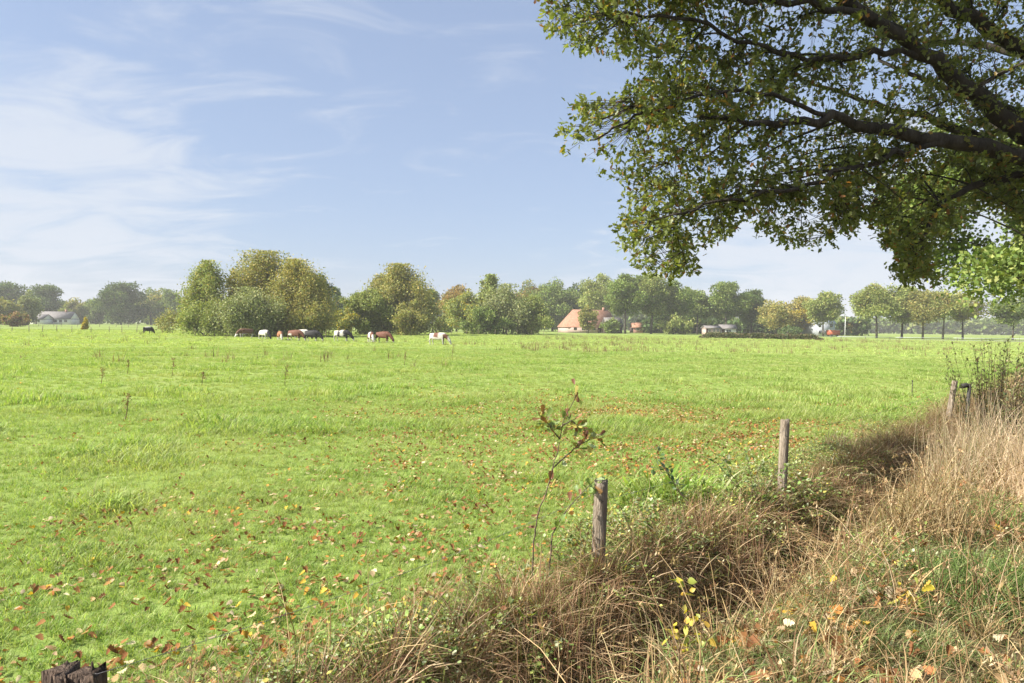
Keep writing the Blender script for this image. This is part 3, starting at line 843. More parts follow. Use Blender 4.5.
G1 = 'trees of the grove behind the cows'
T_ = [
    # grove behind the cows, left
    ('birch_tree', 208, 262, 52, 108, 'birch', 'light', 'airy pale green birch at the left end of the grove behind the cows', dict(dens=.75, pal2='gold', group=G1)),
    ('birch_tree', 233, 270, 20, 112, 'birch', 'olive', 'very slender birch in the dip between the airy birch and the tall golden tree', dict(dens=.5, group=G1)),
    ('birch_tree', 266, 254, 86, 112, 'birch', 'olive', 'tallest tree of the grove behind the cows, olive and gold with a pointed top', dict(pal2='gold', p2=.4, dens=1.3, group=G1)),
    ('birch_tree', 300, 262, 70, 109, 'birch', 'gold', 'golden and orange tinted tree at the right of the grove behind the cows', dict(pal2='olive', p2=.5, dens=1.3, group=G1)),
    ('willow_bush', 252, 290, 84, 104, 'willow', 'grey', 'grey green willow bush at the foot of the tall golden trees', dict(dens=1.2, group=G1, cat='bush')),
    ('willow_bush', 205, 303, 50, 104, 'willow', 'light', 'low yellowish willow bush under the airy birch', dict(group=G1, cat='bush')),
    ('willow_bush', 305, 300, 50, 106, 'willow', 'olive', 'olive bush under the golden tree, behind the red and black cows', dict(pal2='gold', group=G1, cat='bush')),
    ('dark_tree', 318, 274, 30, 140, 'round', 'dark', 'dark green tree peeping out right behind the golden grove', dict(group=G1, trunk_frac=.1)),
    ('dark_tree', 336, 288, 16, 220, 'birch', 'dark', 'small dark tree in the gap between the two groves', {}),
    ('willow_bush', 170, 309, 30, 122, 'willow', 'olive', 'sparse yellow twigged bush standing alone left of the grove', dict(dens=.32, cat='bush')),
    # second grove
    ('birch_tree', 402, 266, 68, 140, 'birch', 'olive', 'tall olive tree with a feathery top in the second grove from the left', dict(pal2='gold', p2=.2, dens=1.5, group='trees of the second grove')),
    ('birch_tree', 386, 276, 40, 142, 'birch', 'gold', 'yellowing slim tree left of the tall olive one in the second grove', dict(pal2='olive', p2=.5, dens=1.2, group='trees of the second grove')),
    ('willow_bush', 372, 289, 52, 136, 'bush', 'light', 'rounded mid green bush tree left of the tall olive tree', dict(dens=1.5, group='trees of the second grove')),
    ('willow_bush', 410, 300, 42, 134, 'bush', 'olive', 'low bush at the right foot of the second grove', dict(dens=1.3, group='trees of the second grove', cat='bush')),
    ('willow_bush', 345, 308, 30, 132, 'bush', 'light', 'small bright bush with one yellow side above the black and white cow', dict(pal2='yellow', p2=.4, cat='bush')),
    # gap
    ('slim_tree', 433, 289, 18, 230, 'round', 'green', 'slim green tree in the gap right of the second grove', dict(dens=.8)),
    ('autumn_tree', 457, 284, 34, 225, 'round', 'amber', 'orange leaved tree with a bare trunk left of the third grove', dict(pal2='olive', p2=.4)),
    ('willow_bush', 444, 314, 22, 190, 'bush', 'light', 'little yellow green bush below the orange tree', dict(cat='bush')),
    # third grove
    ('poplar_tree', 491, 276, 34, 172, 'birch', 'light', 'pale green tree with a pointed spire in the third grove', dict(dens=1.3, group='trees of the third grove')),
    ('willow_bush', 470, 291, 50, 168, 'bush', 'light', 'yellow green bushy tree at the left end of the third grove', dict(pal2='yellow', p2=.12, dens=1.5, group='trees of the third grove')),
    ('willow_bush', 508, 286, 52, 166, 'willow', 'grey', 'grey green bushy tree in the middle of the third grove', dict(dens=1.5, group='trees of the third grove')),
    ('willow_bush', 532, 296, 44, 164, 'bush', 'light', 'light green bushy tree at the right end of the third grove', dict(dens=1.5, group='trees of the third grove')),
    ('willow_bush', 487, 306, 56, 162, 'bush', 'green', 'low dark bush along the foot of the third grove', dict(dens=1.2, group='trees of the third grove', cat='bush')),
    # behind the farmhouse
    ('big_tree', 528, 280, 42, 300, 'round', 'amber', 'russet topped tree rising behind the right end of the third grove', dict(pal2='green', p2=.55, trunk_frac=.1)),
    ('big_tree', 553, 279, 48, 290, 'round', 'green', 'large green tree behind the left end of the farmhouse roof', dict(trunk_frac=.05, dens=1.3)),
    ('big_tree', 577, 284, 34, 295, 'round', 'dark', 'dark tree rising right behind the middle of the farmhouse roof', dict(trunk_frac=.05, dens=1.3)),
    ('big_tree', 600, 274, 36, 275, 'round', 'light', 'tall pale green tree behind the right end of the farmhouse roof', dict(trunk_frac=.1, dens=1.2)),
    ('young_tree', 588, 306, 17, 222, 'bush', 'olive', 'small olive tree standing in front of the red farmhouse roof', dict(trunk_frac=.15, dens=1.5)),
    ('big_tree', 626, 274, 44, 228, 'round', 'green', 'tall green tree just right of the farmhouse with its trunk in view', dict(dens=1.3)),
    ('big_tree', 652, 274, 42, 230, 'round', 'light', 'sunlit green tree, second to the right of the farmhouse', dict(pal2='green', p2=.5, dens=1.3)),
    ('big_tree', 674, 280, 34, 232, 'round', 'green', 'green tree, third to the right of the farmhouse', dict(dens=1.3)),
    ('big_tree', 662, 286, 36, 262, 'round', 'dark', 'dark tree filling the gap behind the second and third trees right of the farmhouse', dict(trunk_frac=.1)),
    ('garden_bush', 676, 314, 36, 225, 'bush', 'light', 'yellow green bush under the third tree right of the farmhouse', dict(cat='bush')),
    ('garden_bush', 612, 318, 22, 235, 'bush', 'green', 'green bush against the farmhouse gable', dict(cat='bush')),
    ('big_tree', 698, 290, 30, 245, 'round', 'green', 'medium green tree left of the tall crown above the pink shed', dict(dens=1.2)),
    ('big_tree', 727, 283, 44, 240, 'round', 'green', 'tall dark stemmed tree above the pink shed', dict(pal2='dark', p2=.4, dens=1.2)),
    ('big_tree', 752, 290, 30, 245, 'round', 'dark', 'narrower dark tree right of the tall one above the sheds', dict(dens=1.2)),
    ('big_tree', 710, 300, 36, 290, 'round', 'dark', 'dark low crown in the shade behind the pink shed', dict(trunk_frac=.05)),
    ('autumn_tree', 776, 301, 36, 232, 'round', 'gold', 'first golden tree right of the dark trees', dict(pal2='olive', p2=.4, trunk_frac=.15)),
    ('autumn_tree', 800, 297, 38, 238, 'round', 'gold', 'second golden tree, taller, left of the grey house', dict(pal2='yellow', p2=.1, trunk_frac=.15)),
    ('big_tree', 824, 292, 36, 222, 'round', 'light', 'light green tree in front of the grey house', dict(dens=1.2)),
    ('autumn_tree', 845, 318, 18, 270, 'bush', 'amber', 'small orange tree beside the road lamp', dict(pal2='green', p2=.5)),
    ('garden_bush', 790, 326, 22, 215, 'bush', 'dark', 'dark bush beside the parked car in front of the golden trees', dict(cat='bush')),
    # roadside row at the right
    ('roadside_tree', 878, 283, 46, 190, 'round', 'light', 'first and fullest tree of the roadside row at the right', dict(group='trees of the roadside row', trunk_frac=.24, pal2='olive')),
    ('roadside_tree', 903, 285, 38, 192, 'round', 'light', 'second tree from the left in the roadside row', dict(group='trees of the roadside row', trunk_frac=.26, dens=.8)),
    ('roadside_tree', 924, 289, 34, 186, 'round', 'olive', 'third tree from the left in the roadside row, yellowish', dict(group='trees of the roadside row', trunk_frac=.3, dens=.7)),
    ('roadside_tree', 944, 291, 32, 184, 'round', 'light', 'fourth tree from the left in the roadside row', dict(group='trees of the roadside row', trunk_frac=.3, dens=.8, pal2='gold')),
    ('roadside_tree', 964, 293, 40, 188, 'round', 'olive', 'fifth tree from the left in the roadside row, thin and spreading', dict(group='trees of the roadside row', trunk_frac=.34, dens=.6)),
    ('roadside_tree', 1014, 297, 42, 180, 'round', 'green', 'last tree of the roadside row, past the gap at the right edge', dict(group='trees of the roadside row', trunk_frac=.34)),
    ('roadside_tree', 1050, 292, 44, 176, 'round', 'light', 'roadside tree just outside the right edge', dict(group='trees of the roadside row', trunk_frac=.3)),
    # far left
    ('far_tree', 8, 282, 36, 390, 'round', 'dark', 'dark crown at the far left edge of the picture', dict(trunk_frac=.05)),
    ('far_tree', 46, 284, 36, 385, 'round', 'dark', 'round dark tree rising behind the white farmhouse', dict(trunk_frac=.05)),
    ('far_tree', 78, 297, 26, 400, 'round', 'olive', 'yellow green tree right of the white farmhouse', dict(trunk_frac=.05)),
    ('far_tree', 96, 298, 24, 395, 'round', 'green', 'small green tree between the yellow green one and the broad dark one', dict(trunk_frac=.05)),
    ('far_tree', 121, 283, 46, 380, 'round', 'dark', 'broad dark tree with a domed crown at the far left side of the field', dict(trunk_frac=.03, dens=1.3)),
    ('far_tree', 151, 288, 30, 400, 'round', 'green', 'gold topped far tree right of the broad dark one', dict(pal2='gold', p2=.35, trunk_frac=.05)),
    ('far_tree', 172, 290, 30, 390, 'round', 'green', 'green far tree left of the airy birch', dict(trunk_frac=.05)),
    ('far_tree', 192, 296, 26, 395, 'round', 'dark', 'dark far tree seen through the airy birch', dict(trunk_frac=.05)),
    ('far_tree', -22, 284, 44, 385, 'round', 'green', 'far tree just beyond the left edge', dict(trunk_frac=.05)),
    ('garden_bush', 2, 297, 34, 260, 'bush', 'olive', 'olive bush tree at the left edge in front of the dark crown', dict(cat='bush')),
    ('garden_bush', 28, 291, 18, 270, 'willow', 'grey', 'grey green willow left of the white farmhouse', dict(dens=1.6)),
    ('garden_bush', 17, 312, 25, 205, 'bush', 'brown', 'reddish brown mound of a shrub at the left edge', dict(cat='bush', dens=1.4, pal2='light')),
    ('garden_bush', 85, 318, 5, 150, 'bush', 'yellow', 'tiny yellow green bush by the paddock fence', dict(cat='bush')),
    ('garden_bush', 66, 305, 12, 350, 'bush', 'light', 'pale shrub close to the white farmhouse', dict(cat='bush')),
]
for (nm, px, top, w, d, kd, pl, lab, kw) in T_:
    tree(nm, px, top, w, d, kd, pl, lab, **kw)


# far off woodland that reads as one mass
def far_wood(name, x0, x1, top, d, pal, label, seed=0, hvar=4):
    n = 13000
    px = rng.uniform(x0, x1, n)
    tp = top + hvar * (fbm(px * .09, px * 0, 60 + seed) - .5) * 2
    p0 = [at(a, b, d) for a, b in zip(px, tp)]
    P = np.array([tuple(p) for p in p0])
    P[:, 2] *= rng.random(n) ** .7
    P[:, 1] += rng.uniform(-9, 9, n)
    tone = (.75 + .5 * vnoise(px * .25, P[:, 2] * .3, seed))[:, None]
    C = pick_cols(n, PAL[pal], None, .2) * tone
    V, T, CC = place(simple_leaf(.45, .3, .3), P, frames(rand_dirs(n, (0, -.6, .3)), .8), rng.uniform(.8, 1.6, n) * 3.4 / F * d, C)
    tag(link(name, mesh_from(name, V, T, M['treeleaf'], CC)), label, 'woodland', kind='stuff')


far_wood('distant_wood', -60, 345, 305, 450, 'green', 'distant mass of woodland along the far left edge of the fields', 1, 5)
far_wood('distant_wood', 320, 700, 309, 480, 'green', 'distant mass of woodland behind the groves and the farmhouse', 2, 4)
far_wood('distant_wood', 640, 1100, 321, 520, 'green', 'distant low woodland behind the roadside row at the right', 3, 3)
far_wood('distant_undergrowth', 640, 860, 322, 275, 'dark', 'dark undergrowth beneath the trees between farmhouse and grey house', 4, 3)


# ------------------------------------------------------------------ haze
def haze():
    m, nt = new_mat('haze_air')
    out = N(nt, 'ShaderNodeOutputMaterial'); pv = N(nt, 'ShaderNodeVolumePrincipled')
    pv.inputs['Color'].default_value = (1, .975, .93, 1); pv.inputs['Density'].default_value = HAZE
    pv.inputs['Anisotropy'].default_value = .0
    nt.links.new(pv.outputs[0], out.inputs['Volume'])
    mb = MB().box(-6300, 6300, -6300, 6300, -1.6, 34)
    o = mb.build('haze', m); tag(o, 'thin pale autumn air that lets far trees fade', 'haze', kind='stuff')
    o.visible_shadow = True


HAZE = .00036
haze()


# ------------------------------------------------------------------ bank and ditch vegetation (stuff)
def leafy_stems(nst, L_, nlf, ls, cols, w=None, arch=1.0, spread=.3, tpl=None, stem_c=(.16, .12, .06), up=1.0, stem_r=.003, dead=0.0):
    """stems with leaves along them; returns stem arrays and leaf arrays in one"""
    mb = MB()
    tpl = tpl or round_leaf(.33, .25, .3)
    for i in range(nst):
        a = random.uniform(0, 6.283); l = L_ * random.uniform(.6, 1.2)
        b = np.array([random.uniform(-.1, .1), random.uniform(-.1, .1), -.02])
        tip = b + np.array([math.cos(a) * l * spread, math.sin(a) * l * spread, l * up * random.uniform(.5, 1)])
        P = bez(b, tip, arch * l * .35, 7)
        mb.tube(P, np.linspace(stem_r, stem_r * .4, 7), 3, stem_c, cap=False)
        n = nlf
        t = rng.uniform(.15, 1, n)
        Q = np.stack([np.interp(t, np.linspace(0, 1, 7), P[:, k]) for k in range(3)], -1)
        dd = rand_dirs(n, (0, 0, .15)); dd[:, 2] *= .5
        Q = Q + dd * rng.uniform(.01, .05, (n, 1))
        C = pick_cols(n, cols, w, .25)
        V, T, CC = place(tpl, Q, frames(dd, .35), rng.uniform(.4, 1.35, n) * ls, C)
        mb.add(V, T, CC)
    return mb


def leafy_lib(name, k, mat, **kw):
    return library(name, [leafy_stems(**kw).mesh(name, mat) for _ in range(k)])


BRAM = [(.18, .25, .055), (.26, .34, .09), (.34, .40, .16), (.13, .18, .045), (.42, .44, .26), (.50, .44, .10), (.32, .17, .07)]
BRAMW = [.24, .24, .16, .14, .08, .08, .06]
LIT = [(.36, .185, .075), (.29, .13, .055), (.42, .27, .14), (.54, .39, .23), (.23, .11, .05), (.48, .22, .06), (.58, .47, .31), (.56, .35, .06)]
LITW = [.20, .17, .17, .13, .13, .09, .07, .04]


def density(s0, s1, t0, t1, n, f=None, rmin=2.0):
    s = rng.uniform(s0, s1, n); t = rng.uniform(t0, t1, n)
    x, y = xy(s, t)
    k = (np.hypot(x, y) > rmin) & (y > .3) & (np.abs(x) < y * .9 + 2.5)
    if f is not None:
        k &= rng.random(n) < f(x, y, s, t)
    x, y, s, t = x[k], y[k], s[k], t[k]
    return x, y, ground(x, y), s, t


def bank_vegetation():
    # brown hanging grass on the ditch's left wall, tan grass on the right bank
    A = library('dry_tuft', tufts('dry_tuft', 5, M['dry'], nb=55, rad=.10, h=.42, w=.008, lean=.7, cols=DRYB, droop=1.1, segs=5, hvar=.5))
    x, y, z, s, t = density(.0, .62, -6, 45, 2700)
    rt = np.stack([rng.normal(.75, .25, len(x)), rng.normal(0, .2, len(x)), rng.normal(.84, .5, len(x))], -1); S = rng.uniform(.6, 1.15, len(x))
    scatter('hanging_dry_grass', A, np.stack([x, y, z], -1), rt, S, rng.integers(0, 5, len(x)), 'brown withered grass hanging down the wall of the dry ditch')
    B = library('tan_tuft', tufts('tan_tuft', 5, M['dry'], nb=50, rad=.12, h=.36, w=.008, lean=.6, cols=DRY + [(.25, .30, .10)], droop=.9, segs=5, hvar=.5))
    x, y, z, s, t = density(1.0, 6, -5, 45, 9000, lambda x, y, s, t: (.10 + .9 * sstep(.42, .62, fbm(x * .8, y * .8, 71))) * (1 - .6 * sstep(2.2, 4, s)) * (.35 + .65 * sstep(.5, 4, t)))
    scatter('withered_bank_grass', B, np.stack([x, y, z], -1), rz(len(x), .2), rng.uniform(.45, 1.1, len(x)), rng.integers(0, 5, len(x)), 'tan withered grass covering the bank to the right of the ditch')
    # green grass on the bank
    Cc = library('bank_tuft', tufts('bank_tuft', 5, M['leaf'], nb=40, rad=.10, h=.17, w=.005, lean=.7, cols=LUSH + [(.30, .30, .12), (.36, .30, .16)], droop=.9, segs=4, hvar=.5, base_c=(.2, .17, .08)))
    x, y, z, s, t = density(1.15, 8, -5, 40, 26000, lambda x, y, s, t: .42 + .5 * sstep(.4, .6, fbm(x * .7, y * .7, 90)))
    scatter('bank_grass', Cc, np.stack([x, y, z], -1), rz(len(x), .2), rng.uniform(.5, 1.15, len(x)), rng.integers(0, 5, len(x)), 'green grass mixed with dead blades on the near bank')
    # transitional grass between meadow and ditch
    Dd = library('edge_tuft', tufts('edge_tuft', 5, M['leaf'], nb=40, rad=.12, h=.20, w=.005, lean=.7, cols=LUSH + GREENS[:3] + DRY[:3], droop=.9, segs=4, hvar=.5))
    x, y, z, s, t = density(-.9, .25, -5, 45, 7000, lambda x, y, s, t: .25 + .7 * sstep(-.8, -.2, s))
    scatter('meadow_edge_grass', Dd, np.stack([x, y, z], -1), rz(len(x), .2), rng.uniform(.45, 1.0, len(x)), rng.integers(0, 5, len(x)), 'ragged green and straw grass along the foot of the fence posts')
    # brambles and small herbs
    E = leafy_lib('bramble_spray', 6, M['leaf'], nst=7, L_=.42, nlf=18, ls=.034, cols=BRAM, w=BRAMW, arch=.9, spread=.7, up=.55)
    x, y, z, s, t = density(-.75, .6, -5.5, 24, 3600, lambda x, y, s, t: (s > -.75 + .5 * sstep(1, -1.2, t)) * (.18 + .8 * sstep(.40, .62, fbm(x * .9 + 4, y * .9, 101))))
    S = rng.uniform(.5, 1.1, len(x)) * (1 - .4 * sstep(4, 12, t))
    scatter('bramble_growth', E, np.stack([x, y, z], -1), rz(len(x), .2), S, rng.integers(0, 6, len(x)), 'tangle of bramble and small leafy herbs along the fence line')
    x, y, z, s, t = density(.9, 6, -5, 24, 5200, lambda x, y, s, t: .15 + .6 * sstep(.5, .68, fbm(x * 1.1 + 4, y * 1.1, 111)))
    scatter('bank_herbs', E, np.stack([x, y, z], -1), rz(len(x), .2), rng.uniform(.3, .75, len(x)), rng.integers(0, 6, len(x)), 'small green and yellow herbs among the grass of the near bank')
    # dry stems criss-crossing everywhere on bank and ditch
    st_ = []
    for i in range(5):
        mb = MB()
        for k in range(9):
            a = random.uniform(0, 6.283); l = random.uniform(.3, .75); e = random.uniform(.1, 1.0)
            b = (random.uniform(-.2, .2), random.uniform(-.2, .2), 0)
            tip = (b[0] + math.cos(a) * l * (1 - e * .7), b[1] + math.sin(a) * l * (1 - e * .7), l * e)
            c = np.array(random.choice(DRY)) * 1.1
            mb.tube(bez(b, tip, l * .2, 5), [.003, .003, .0025, .002, .0012], 3, c, cap=False)
            if random.random() < .4:     # seed head
                V, T, CC = place(simple_leaf(.12, .3, .2), np.array(tip)[None] + rng.normal(0, .012, (10, 3)), frames(rand_dirs(10, (0, 0, 1)), .5), np.full(10, .035), pick_cols(10, DRY, None, .2))
                mb.add(V, T, CC)
        st_.append(mb.mesh('dead_stem', M['dry']))
    Fh = library('dead_stem', st_)
    x, y, z, s, t = density(-.3, 5, -5.5, 40, 6000, lambda x, y, s, t: .12 + .6 * sstep(.45, .65, fbm(x * .9, y * .9, 131)) * (1 - .5 * sstep(1.8, 3, s)))
    scatter('dead_stems', Fh, np.stack([x, y, z], -1), rz(len(x), .25), rng.uniform(.5, 1.15, len(x)), rng.integers(0, 5, len(x)), 'thin dead stems and seed heads sticking out of the ditch and bank')


bank_vegetation()


def fallen_leaves():
    ms = []
    for c_, f_ in ((.4, .5), (.9, .9), (-.5, .3), (.6, -.5), (1.2, 1.1), (.2, .8)):
        V, T = oak_leaf(8, c_, f_)
        for col in (0,):
            ms.append((V, T))
    meshes = []
    for i, c in enumerate(LIT):
        V, T = ms[i % len(ms)]
        V = V.copy(); V[:, 1] -= .5; V[:, 0] *= 1.3
        meshes.append(mesh_from('fallen_leaf', V, T, M['litter'], c))
        V, T = ms[(i + 3) % len(ms)]
        V = V.copy(); V[:, 1] -= .5; V[:, 0] *= 1.3
        meshes.append(mesh_from('fallen_leaf', V, T, M['litter'], np.array(c) * .8))
    lib = library('fallen_leaf', meshes)
    w = np.repeat(LITW, 2) / 2
    # on the meadow: small clusters, thicker near the fence and under the oak's reach
    cx, cy = wedge(60000, 2, 34)
    r_ = np.hypot(cx, cy)
    near = 1 - sstep(3.5, 13, r_)
    big = fbm(cx * .3, cy * .3, 152)
    und = np.exp(-(((cx - 5) / 6.5) ** 2 + ((cy - 14) / 5.5) ** 2))
    d = near * (1 + 1.2 * sstep(6, 3, r_)) * (.06 + .55 * sstep(.40, .66, big)) + .004 + und * .9 * (.4 + 1.2 * big)
    k = rng.random(len(cx)) < d * .8
    cx, cy = cx[k], cy[k]
    m = np.clip(rng.geometric(.25, len(cx)), 1, 16)
    x = np.repeat(cx, m); y = np.repeat(cy, m); sp = np.repeat(.02 + .016 * m, m)
    x = x + rng.normal(0, 1, len(x)) * sp; y = y + rng.normal(0, 1, len(y)) * sp
    s, t = st(x, y); k = (s < 0) & (np.hypot(x, y) > 2); x, y = x[k], y[k]
    n = len(x); print('meadow leaves', n)
    rot = np.stack([rng.normal(0, .28, n), rng.normal(0, .28, n), rng.uniform(0, 6.283, n)], -1)
    scatter('fallen_leaves', lib, np.stack([x, y, ground(x, y) + .012 + rng.uniform(0, .04, n)], -1), rot, rng.uniform(.030, .062, n) * (1 + .1 * (np.hypot(x, y) < 6)), rng.choice(len(meshes), n, p=w), 'fallen orange and brown oak leaves strewn over the meadow')
    # on the bank and in the ditch
    x, y, z, s, t = density(.2, 8, -5, 30, 70000, lambda x, y, s, t: .13 + .55 * sstep(.44, .66, fbm(x * 1.2, y * 1.2, 161)) * (.5 + .5 * sstep(1.6, 2.6, s)) + .3 * np.exp(-((s - .8) / .3) ** 2))
    n = len(x)
    rot = np.stack([rng.normal(0, .5, n), rng.normal(0, .5, n), rng.uniform(0, 6.283, n)], -1)
    scatter('bank_leaf_litter', lib, np.stack([x, y, z + .015 + rng.uniform(0, .075, n)], -1), rot, rng.uniform(.035, .078, n), rng.choice(len(meshes), n, p=w), 'drift of fallen leaves on the bank and in the ditch bottom')


fallen_leaves()


# ------------------------------------------------------------------ individual plants near the camera
def gpt(px, py, z=None):
    """ground point seen at a pixel"""
    d = pix_dir(px, py)
    k = 2.0
    for _ in range(4000):
        p = Vector((d.x * k, d.y * k, H + d.z * k))
        if p.z <= gz(p.x, p.y):
            break
        k *= 1.002
    return Vector((p.x, p.y, gz(p.x, p.y)))


def stem_plant(name, px, py, label, cat, pts, leaf, cols, w=None, ls=.05, nl=12, r=.006, sides=5, tpl=None, bunch=.05, group=None, mat='leaf', dbase=None):
    """plant with stems given as pixel paths at the plant's own distance"""
    b = gpt(px, py)
    root = empty(name, b, label, cat, group)
    wood, lf = MB(), MB()
    for path in pts:
        Q = []
        for i, q in enumerate(path):
            p = at(q[0], q[1], b.y + (q[2] if len(q) > 2 else 0))
            Q.append(np.array(p) - np.array(b))
        Q = np.array(Q)
        t = np.linspace(0, 1, len(Q)); tt = np.linspace(0, 1, len(Q) * 4)
        Qs = np.stack([np.interp(tt, t, Q[:, k]) for k in range(3)], -1)
        Qs[1:-1] += rng.normal(0, .003, Qs[1:-1].shape)
        wood.tube(Qs, np.linspace(r, r * .35, len(Qs)), sides)
        n = nl
        tq = rng.uniform(.18, 1, n)
        Pq = np.stack([np.interp(tq, tt, Qs[:, k]) for k in range(3)], -1)
        dd = rand_dirs(n, (0, 0, -.1))
        Pq = Pq + dd * rng.uniform(0, bunch, (n, 1))
        V, T, CC = place(tpl or oak_leaf(8, .5, .4), Pq, frames(dd, .5), rng.uniform(.6, 1.2, n) * ls, pick_cols(n, cols, w, .2))
        lf.add(V, T, CC)
    wood.build('stem', M['twig'], root, True)
    lf.build('foliage', M[mat], root)
    return root


SAP = [(.20, .29, .07), (.27, .35, .09), (.34, .17, .07), (.24, .11, .06), (.44, .38, .10), (.34, .40, .2)]
stem_plant('oak_sapling', 532, 585, 'young oak sapling with a crooked dark stem and russet leaves, beside the nearest post', 'sapling',
           [[(532, 585), (534, 545), (536, 520), (546, 492), (553, 468), (560, 440), (563, 420), (575, 400), (576, 388)],
            [(553, 468), (570, 452, .05), (588, 440, .1), (604, 434, .15)],
            [(560, 440), (550, 425, -.05), (540, 415, -.1)],
            [(548, 585), (552, 535, .1), (566, 510, .15), (585, 490, .2), (597, 478, .2)],
            [(563, 425), (572, 420), (582, 430)]], None, SAP, ls=.072, nl=34, r=.007)
stem_plant('bramble_shoot', 692, 520, 'dark leaved bramble shoot leaning left above the ditch between the two round posts', 'bramble',
           [[(692, 520), (686, 500), (672, 480), (660, 462), (657, 450)], [(672, 480), (665, 468), (652, 468)], [(690, 505), (676, 488), (668, 462)]],
           None, [(.06, .11, .035), (.08, .14, .05), (.12, .18, .08), (.18, .22, .14)], ls=.06, nl=18, r=.005, tpl=round_leaf(.34, .25, .4))
stem_plant('rose_bush', 755, 520, 'sprawling wild rose with small green leaves left of the second round post', 'bush',
           [[(755, 520), (740, 490), (716, 462), (700, 455)], [(755, 520), (752, 480), (745, 450), (738, 436)], [(757, 520), (768, 490), (776, 470), (800, 462)],
            [(755, 520), (730, 500), (700, 490), (682, 492)], [(757, 520), (772, 495), (795, 480), (815, 478)], [(750, 500), (758, 470), (770, 455)], [(742, 490), (728, 470), (722, 448)]],
           None, BRAM, BRAMW, ls=.055, nl=46, r=.005, tpl=round_leaf(.34, .25, .4), bunch=.12)
stem_plant('rose_bush', 640, 560, 'low tangle of pale and yellow leaved bramble at the foot of the nearest round post', 'bush',
           [[(640, 560), (630, 530), (620, 505), (600, 500)], [(640, 560), (650, 520), (655, 500)], [(640, 560), (665, 535), (690, 520)], [(630, 560), (610, 545), (570, 540)],
            [(640, 560), (655, 540), (640, 510)], [(625, 560), (590, 560), (560, 555)]],
           None, BRAM, BRAMW, ls=.05, nl=40, r=.004, tpl=round_leaf(.34, .25, .4), bunch=.12)
YEL = [(.55, .46, .06), (.48, .44, .10), (.34, .38, .08), (.50, .34, .06)]
stem_plant('yellow_seedling', 690, 678, 'tall seedling with yellow leaves in the ditch at the bottom edge', 'plant',
           [[(690, 700), (688, 650), (684, 610), (682, 572)], [(690, 680), (700, 640), (708, 600)], [(688, 660), (676, 640), (668, 625)]], None, YEL, ls=.05, nl=22, r=.003, tpl=round_leaf(.38, .25, .4))
stem_plant('yellow_seedling', 940, 470, 'slender seedling with bright yellow leaves below the leaning far post', 'plant',
           [[(941, 480), (938, 450), (940, 430)], [(941, 470), (934, 455), (931, 448)]], None, YEL, ls=.09, nl=12, r=.006, tpl=round_leaf(.38, .25, .4))
stem_plant('yellow_seedling', 905, 612, 'small oak seedling with pale yellow leaves on the right bank', 'plant',
           [[(905, 625), (903, 600), (902, 578)], [(905, 615), (914, 595), (922, 590)]], None, YEL + [(.5, .3, .12)], ls=.065, nl=9, r=.003)
stem_plant('yellow_seedling', 848, 560, 'fine stemmed plant with small yellow green leaves at the right edge of the ditch', 'plant',
           [[(850, 590), (852, 560), (856, 535)], [(850, 580), (843, 560), (838, 545)], [(850, 575), (862, 555), (868, 548)]], None, [(.42, .46, .08), (.30, .38, .08)], ls=.045, nl=16, r=.0025, tpl=round_leaf(.38, .25, .4))
stem_plant('herb_clump', 385, 640, 'bright leafy herb clump with yellow and orange leaves at the lower edge of the meadow', 'plant',
           [[(385, 650), (378, 630), (370, 612)], [(385, 650), (400, 630), (410, 615)], [(385, 650), (360, 640), (345, 632)], [(385, 650), (390, 625), (388, 608)], [(385, 650), (420, 640), (440, 625)]],
           None, [(.22, .33, .08), (.34, .42, .12), (.50, .46, .10), (.48, .24, .06), (.40, .46, .28)], ls=.05, nl=34, r=.003, tpl=round_leaf(.36, .25, .4), bunch=.09)


def dry_bush(name, px, py, wpx, hpx, label, n, cols, twiggy=True):
    b = gpt(px, py)
    root = empty(name, b, label, 'bush' if twiggy else 'grass clump')
    w = wpx / F * b.y; h = hpx / F * b.y
    wood, lf = MB(), MB()
    for i in range(n):
        a = random.uniform(0, 6.283); rr = math.sqrt(random.random()) * w * .5
        base = np.array([math.cos(a) * rr * .35, math.sin(a) * rr * .35, 0]); base[2] = gz(b.x + base[0], b.y + base[1]) - b.z - .03
        tip = np.array([math.cos(a) * rr, math.sin(a) * rr, h * random.uniform(.55, 1.02)])
        P = bez(base, tip, h * .05, 8)
        wood.tube(P, np.linspace(.006, .0015, 8), 4, (1, 1, 1), cap=False)
        m = 32
        t = rng.uniform(.2, 1, m)
        Q = np.stack([np.interp(t, np.linspace(0, 1, 8), P[:, k]) for k in range(3)], -1)
        dd = rand_dirs(m, (0, 0, .9))
        V, T, CC = place(simple_leaf(.22, .3, .3), Q + dd * .02, frames(dd, .5), rng.uniform(.6, 1.3, m) * .05, pick_cols(m, cols, None, .25))
        lf.add(V, T, CC)
    wood.build('stem', M['twig'], root)
    lf.build('foliage', M['leaf'], root)


dry_bush('broom_bush', 996, 450, 90, 112, 'upright dark green broom bush with bare twig tips at the right edge', 90, [(.24, .26, .10), (.30, .30, .13), (.36, .30, .16), (.32, .22, .13)])
dry_bush('broom_bush', 1050, 470, 80, 110, 'second broom bush just outside the right edge', 40, [(.06, .09, .035), (.09, .12, .045), (.13, .14, .07)])


